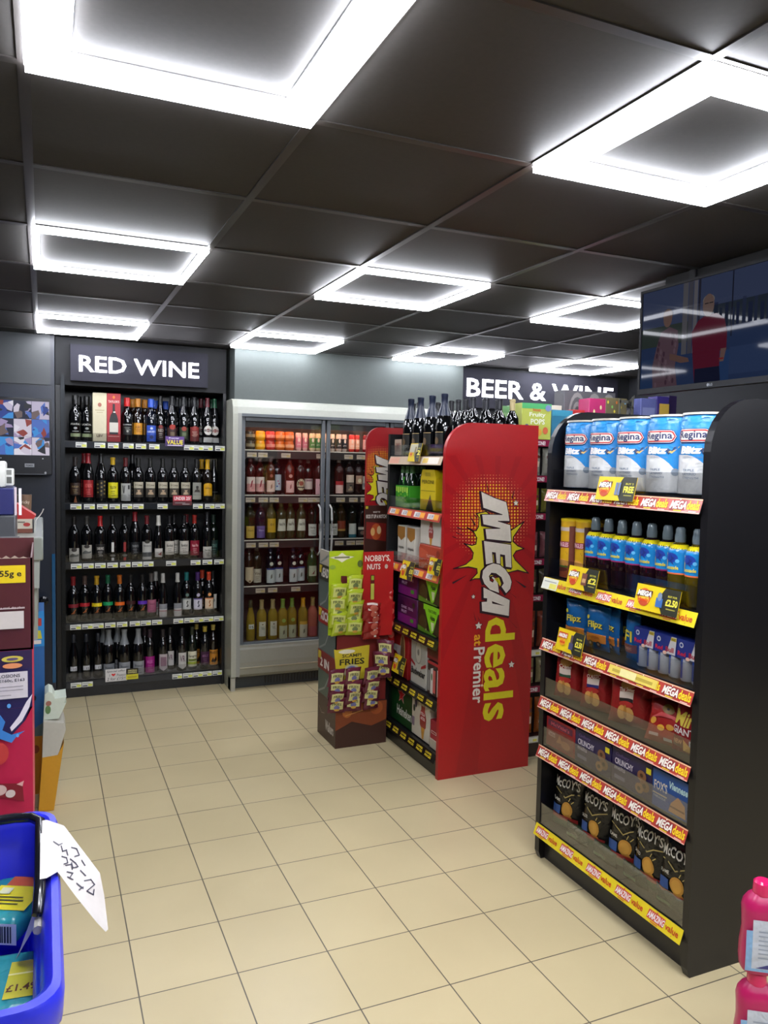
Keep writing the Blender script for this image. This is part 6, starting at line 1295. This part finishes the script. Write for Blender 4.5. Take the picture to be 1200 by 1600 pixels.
def box2():
    b = MB(); h = z_m-z_b; d = .36; b.box(-W1/2, W1/2, -d/2, d/2, 0, h, M('#b01c40')); r = W1/2+.0; s = .00153
    def X(px): return r-(48-px)*s
    def Zp(py): return h-(py-1015)*s
    P = lambda pts: [(X(a), Zp(c)) for a, c in pts]
    b.art([('r', -r, Zp(1100), r, h, '#231c48'), ('r', -r, Zp(1042), r, Zp(1015), '#2c1c40'), ('p', P([(48, 1090), (38, 1120), (20, 1140), (-10, 1150), (-80, 1150), (-80, 1100), (48, 1100)]), '#231c48'), ('p', P([(48, 1081), (44, 1100), (34, 1120), (20, 1134), (18, 1128), (30, 1112), (40, 1092)]), '#d8d0d8'),
           ('c', X(22), Zp(1027), .022, .007, '#c8b84a'), ('c', X(22), Zp(1037), .02, .006, '#d88a5a'), ('c', X(22), Zp(1027), .012, .003, '#5a4a6a'), ('r', X(-60), Zp(1085), X(42), Zp(1046), '#c9c2c4'), ('t', 'FLAVOUR EXPLOSIONS', X(-40), Zp(1054), X(32), Zp(1049), '#4a4a50'), ('t', 'E120, E162, E160c, E163', X(-30), Zp(1061), X(38), Zp(1056), '#4a4a50'), ('r', X(-40), Zp(1068), X(36), Zp(1067), '#8a8488'), ('r', X(-40), Zp(1073), X(36), Zp(1072), '#8a8488'), ('r', X(-40), Zp(1080), X(20), Zp(1079), '#8a8488'),
           ('p', P([(-20, 1100), (4, 1105), (12, 1118), (8, 1130), (20, 1138), (38, 1134), (26, 1142), (20, 1150), (4, 1142), (-20, 1150)]), '#3a7ac0'), ('c', X(17), Zp(1095), .004, .005, '#5a9ad8'), ('c', X(28), Zp(1140), .003, .004, '#5a9ad8'), ('c', X(2), Zp(1164), .022, .026, '#b83a34'), ('c', X(-2), Zp(1158), .008, .008, '#d87a6a'),
           ('p', P([(-20, 1205), (34, 1212), (36, 1240), (18, 1232), (0, 1228), (-20, 1232)]), '#7a1a24'), ('c', X(4), Zp(1218), .014, .012, '#c8a8a0'), ('c', X(18), Zp(1225), .01, .009, '#c8b8b0'), ('p', P([(26, 1212), (36, 1208), (34, 1216)]), '#d8a09a')], front(-d/2)); return b
single('carton', box2, 'bigbox2', 'purple and crimson sweet carton with blue splash, lower in the left stack', 'cardboard carton', ((bx0+bx1)/2-.002, YB+.18, z_b+.0005), 0)
b = MB(); b.box(-.62, -.05, 1.72, 2.3, 0, .698, M('#1c1d20', 'satin')); b.box(-.62, -.06, 1.05, 1.72, 0, .698, M('#1c1d20', 'satin'))
tag(b.build('display_plinth'), 'dark plinth under the left stack of cartons and the blue basket', 'plinth')
# blue and orange display side and torn tray behind
Yq = 4.02
z9 = onY(60, 955, Yq)[1]; xq0, xq1 = xl(44, 1100, Yq), xl(70, 1100, Yq)
def bod():
    w = .28; b = MB(); h = z9; b.box(-w/2, w/2, -.12, .12, 0, h, M('#2a5f9a')); r = w/2
    def Z(py): return onY(60, py, Yq)[1]
    b.art([('r', -r, 0, r, Z(1150), '#c07a1c'), ('p', [(-r, Z(1150)), (r, Z(1150)), (r, Z(1128)), (r-.06, Z(1140)), (-r, Z(1130))], '#5a6a6a'), ('r', -r, Z(1010), r, h, '#2a86c8'), ('r', r-.055, Z(978), r-.012, Z(966), '#b03a34'), ('p', [(r-.055, Z(998)), (r-.01, Z(998)), (r-.016, Z(985)), (r-.05, Z(985))], '#c8c03a'), ('r', r-.05, Z(1006), r-.014, Z(1000), '#d8d0c8'), ('c', r-.045, Z(1090), .008, .012, '#1c2434'), ('c', r-.04, Z(1170), .015, .02, '#8a3a1c')], front(-.12)); return b
single('cardboard_display', bod, 'bod', 'tall blue and orange cardboard display behind the stacked cartons', 'cardboard display', (xq1-.14, Yq+.12, 0))
def torn():
    Y = 3.80; b = MB()
    P = lambda L_: [(onY(a, c, Y)[0], onY(a, c, Y)[1] if c < 1220 else .002) for a, c in L_]
    b.prism(P([(60, 1238), (66, 1184), (90, 1180), (100, 1160), (84, 1225), (76, 1236)]), Y, Y+.2, M('#c28a1e'), 'y')
    b.prism(P([(66, 1185), (68, 1128), (100, 1130), (103, 1140), (97, 1160), (90, 1184)]), Y+.002, Y+.19, M('#b4b0a4'), 'y')
    b.prism(P([(68, 1128), (70, 1088), (76, 1084), (82, 1086), (86, 1095), (104, 1092), (100, 1102), (104, 1100), (98, 1114), (92, 1126)]), Y+.03, Y+.17, M('#c4ccbc'), 'y')
    b.art([('c', *P([(75, 1112)])[0], .012, .02, '#5a7a4a'), ('c', *P([(76, 1102)])[0], .012, .012, '#a06a5a')], front(Y+.029)); return b
tag(torn().build('cardboard_tray'), 'torn white and orange cardboard tray on the floor behind the left stack', 'cardboard tray')

# ------------------------------------------------------------------ blue basket
RZ = .95
bk = thing('shopping_basket', 'deep blue plastic basket of reduced items at bottom left', 'basket', (0, 0, 0))
BLU = M('#2a30c8', 'plastic'); BLU2 = M('#242bb8', 'plastic')
ox1, oy1 = .022, onZ(80, 1262, RZ)[1]; oy0 = onZ(95, 1570, RZ)[1]; ox0 = ox1-.40
def rr_(x0, x1, y0, y1, r, n=5):
    pts = []
    for cx, cy, a0 in ((x1-r, y0+r, -90), (x1-r, y1-r, 0), (x0+r, y1-r, 90), (x0+r, y0+r, 180)):
        for k in range(n+1):
            a = math.radians(a0+90*k/n); pts.append((cx+r*math.cos(a), cy+r*math.sin(a)))
    return pts
def loft(b, rings, m, cap=False):
    n = len(rings[0][0]); V = []; F = []
    for pts, z in rings: V += [(p[0], p[1], z) for p in pts]
    for j in range(len(rings)-1):
        for i in range(n): F.append((j*n+i, j*n+(i+1) % n, (j+1)*n+(i+1) % n, (j+1)*n+i))
    if cap: F.append(tuple((len(rings)-1)*n+i for i in range(n)))
    b.add(V, F, m, True)
def ring(i, z, r=.05): return (rr_(ox0+i, ox1-i, oy0+i, oy1-i, max(.01, r-i*.5)), z)
b = MB(); loft(b, [ring(.03, RZ-.245), ring(.012, RZ-.06), ring(.002, RZ-.045), ring(0, RZ-.01), ring(.004, RZ), ring(.014, RZ+.002), ring(.022, RZ-.004), ring(.027, RZ-.02), ring(.03, RZ-.05), ring(.034, RZ-.055), ring(.05, RZ-.235)], BLU, True)
b.add([(p[0], p[1], RZ-.245) for p in ring(.03, 0)[0]], [tuple(range(24))[::-1]], BLU); b.build('basket_body', bk)
b = MB(); 
b = MB(); HB = M('#15161c', 'gloss'); xi = ox1-.033
b.tube([(xi, 1.25, RZ-.02), (xi+.003, 1.28, RZ+.004), (xi+.003, oy1-.07, RZ+.006), (xi-.012, oy1-.045, RZ+.006), (xi-.04, oy1-.037, RZ+.006), (ox0+.06, oy1-.037, RZ+.006), (ox0+.033, oy1-.06, RZ+.006), (ox0+.033, 1.28, RZ+.004), (ox0+.033, 1.25, RZ-.02)], .009, HB, 10); b.build('handle', bk)
b = MB(); b.tube([(xi+.0, 1.25, RZ-.03), (xi+.0, 1.225, RZ-.03)], .007, M('#a8a49c'), 8); b.build('hinge', bk)
# price paper draped over the rim
def paper():
    b = MB(); m = M('#bdb8b4', 'matte')
    q = lambda px, py, z: Vector((*onZ(px, py, z), z))
    A0, A1 = q(73, 1281, RZ+.014), q(73, 1372, RZ+.014)
    M0, M1 = q(100, 1290, RZ+.012), q(90, 1362, RZ+.008)
    B0, B1 = q(156, 1364, RZ-.04), q(118, 1400, RZ-.03)
    C0, C1 = q(163, 1400, RZ-.07), q(150, 1440, RZ-.075)
    D0, D1 = q(169, 1452, RZ-.10), q(165, 1456, RZ-.10)
    rows = [(A0, A1), (M0, M1), (B0, B1), (C0, C1), (D0, D1)]
    dense = []
    for i in range(len(rows)-1):
        for k in range(4):
            t = k/4; dense.append((rows[i][0].lerp(rows[i+1][0], t), rows[i][1].lerp(rows[i+1][1], t)))
    dense.append(rows[-1])
    V = []; n = 5
    for a, c in dense:
        for k in range(n+1): V.append(a.lerp(c, k/n))
    F = [(j*(n+1)+i, j*(n+1)+i+1, (j+1)*(n+1)+i+1, (j+1)*(n+1)+i) for j in range(len(dense)-1) for i in range(n)]
    b.add(V, F, m, True)
    # inner leg of the fold, hanging into the basket
    I = [(A0, A1), (A0+Vector((-.01, 0, .0)), A1+Vector((-.01, 0, .0))), (q(66, 1330, RZ-.03), q(60, 1440, RZ-.02)), (q(54, 1420, RZ-.07), q(50, 1455, RZ-.07)), (q(30, 1492, RZ-.12), q(24, 1500, RZ-.12))]
    V = [p for r in I for p in (r[0], r[0].lerp(r[1], .5), r[1])]; F = [(j*3+i, j*3+i+1, (j+1)*3+i+1, (j+1)*3+i) for j in range(len(I)-1) for i in range(2)]
    b.add(V, F, m, True)
    # handwriting on the outer leg
    O = q(150, 1366, RZ-.035); ink = M('#3a3a4a')
    tree = BVHTree.FromPolygons([Vector(p_) for p_ in b.V], b.F); eye = Vector((0, 0, CAMZ))
    def W_(px, py):
        d_ = ray(px, py).normalized(); h_ = tree.ray_cast(eye, d_)[0]
        if h_ is None: h_ = Vector((*onZ(px, py, RZ-.03), RZ-.03))
        return tuple(h_-d_*.002)
    wfn = lambda u_, v_, l: W_(u_, v_)
    for P_ in ([(84, 1315), (92, 1320), (97, 1318)], [(96, 1322), (98, 1330), (104, 1328), (106, 1336)], [(97, 1338), (104, 1340), (106, 1348), (100, 1350)], [(103, 1352), (112, 1350), (113, 1358)], [(105, 1362), (114, 1364), (110, 1370)], [(106, 1370), (114, 1374)],
               [(112, 1324), (120, 1326), (124, 1336), (117, 1338)], [(110, 1342), (118, 1348), (122, 1354), (114, 1356), (112, 1348)], [(126, 1360), (134, 1368)], [(128, 1344), (133, 1352)], [(120, 1380), (130, 1388)], [(124, 1390), (130, 1386)], [(132, 1376), (142, 1374), (148, 1382), (136, 1392), (146, 1398), (147, 1390)]):
        Q_ = [P_[0]]+[((P_[j][0]+(P_[j+1][0]-P_[j][0])*t), (P_[j][1]+(P_[j+1][1]-P_[j][1])*t)) for j in range(len(P_)-1) for t in (.33, .66, 1)]
        b.line(Q_, 1.7, ink, wfn, 0)
    return b
tag(paper().build('price_note'), 'white handwritten price paper folded over the rim of the blue basket', 'paper note')
def wipes(h, items, w=.105, l=.15):
    def f():
        b = MB(); b.box(-w/2, w/2, -l/2, l/2, 0, h, M('#2c8f96', 'film'), .014, 3)
        b.art(items, lambda u_, v_, l_: (u_, v_, h+.0008+.0004*l_)); return b
    return f
it1 = [('r', -.03, -.045, .05, .03, '#d8cc1c'), ('r', -.02, .03, .045, .06, '#c0582c'), ('r', -.02, -.03, .03, -.026, '#4a4a14'), ('r', -.02, -.02, .035, -.016, '#4a4a14'), ('r', -.02, -.01, .03, -.007, '#4a4a14'), ('r', -.02, .0, .0, .02, '#c8c8a0')]
o = single('wipes_pack', wipes(.045, it1), 'wip1', 'teal wipes pack with yellow label and barcode lying in the basket', 'wipes pack', (*onZ(14, 1395, RZ-.10), RZ-.15), -.45)
def bars():
    b = MB()
    return b
bm_ = MB(); rb_ = random.Random(2); 
yy = -.05
bm_.box(-.052, .052, -.076, -.0755, .004, .04, M('#d8dcdc'))
xk = -.045
while xk < .045:
    w_ = rb_.choice((.0012, .002, .003)); bm_.box(xk, xk+w_, -.0772, -.0762, .008, .036, M('#2a3438')); xk += w_+rb_.choice((.0012, .002))
bm_.build('barcode', o)
it2 = [('r', -.0, -.05, .046, .04, '#c8c22c'), ('t', '£1.49', .002, -.035, .044, -.018, '#5a2a14'), ('r', -.0, .005, .046, .009, '#e8e4a0')]
single('wipes_pack', wipes(.04, it2), 'wip2', 'teal wipes pack with yellow price flash £1.49 in the basket corner', 'wipes pack', (*onZ(12, 1530, RZ-.13), RZ-.17), -.12, None)
o = single('sponge_pack', wipes(.035, [('r', -.04, -.04, .04, .04, '#d8d03a'), ('r', -.03, -.0, .03, .01, '#a89a1c')]), 'wip3', 'yellow wrapped pack at the bottom edge of the basket', 'wipes pack', (*onZ(8, 1610, RZ-.14), RZ-.2), .1)
single('wipes_pack', wipes(.05, [('r', -.04, -.05, .0, .04, '#c8c22c')]), 'wip4', 'teal wipes pack underneath the others in the basket', 'wipes pack', (-.17, 1.2, RZ-.233), .5, None)

# ------------------------------------------------------------------ pink bottles bottom right
def softener():
    b = MB(); P = M('#b01a58', 'plastic')
    lv = [(0, .9), (.008, .98), (.03, 1.02), (.07, 1.0), (.11, .92), (.14, .94), (.17, .98), (.19, .9), (.205, .72), (.215, .5)]
    loft(b, [(rr_(-.052*s, .052*s, -.038*s, .038*s, .03*s, 4), z) for z, s in lv], P, True)
    c = MB(); c.lathe([(.024, .212), (.026, .218), (.024, .245), (.018, .25), (0, .25)], M('#d81e62', 'gloss'), 18)
    l = MB(); fl = lambda u_, v_, k: (u_, -.0385*(1-.06*abs(v_-.07)/.07)-.0018-.0004*k-0+.05*abs(u_)**1.6, v_)
    l.grid(-.046, .012, .046, .125, M('#7fa8d0', 'film'), fl, 1, 8, 6); l.grid(-.03, .02, .046, .155, M('#b9c0cc', 'film'), fl, 2, 8, 6)
    for k in range(7): l.grid(-.015, .05+k*.012, .04-.006*(k % 3), .054+k*.012, M('#8f98a8'), fl, 3, 4, 1)
    l.poly([(-.02, .022), (.01, .034), (.046, .03), (.046, .022)], M('#3a3a7a'), fl, 4)
    return [('bottle', b), ('cap', c), ('label', l)]
px_, pz_ = 1.80, 1.48
product('softener_bottle', softener, 'soft', 'pink softener bottle with pale blue label, upper one at the bottom right corner', 'bottle', (px_, pz_, .254), -.6)
product('softener_bottle', softener, 'soft', 'pink softener bottle under the other at the bottom right corner', 'bottle', (px_-.005, pz_, .002), -.6)
w_ = MB(); loft(w_, [(rr_(-.06, .06, -.046, .046, .03, 4), .0), (rr_(-.058, .058, -.044, .044, .03, 4), .20), (rr_(-.03, .03, -.03, .03, .02, 4), .262), (rr_(-.06, .06, -.046, .046, .03, 4), .27)], WRAP)
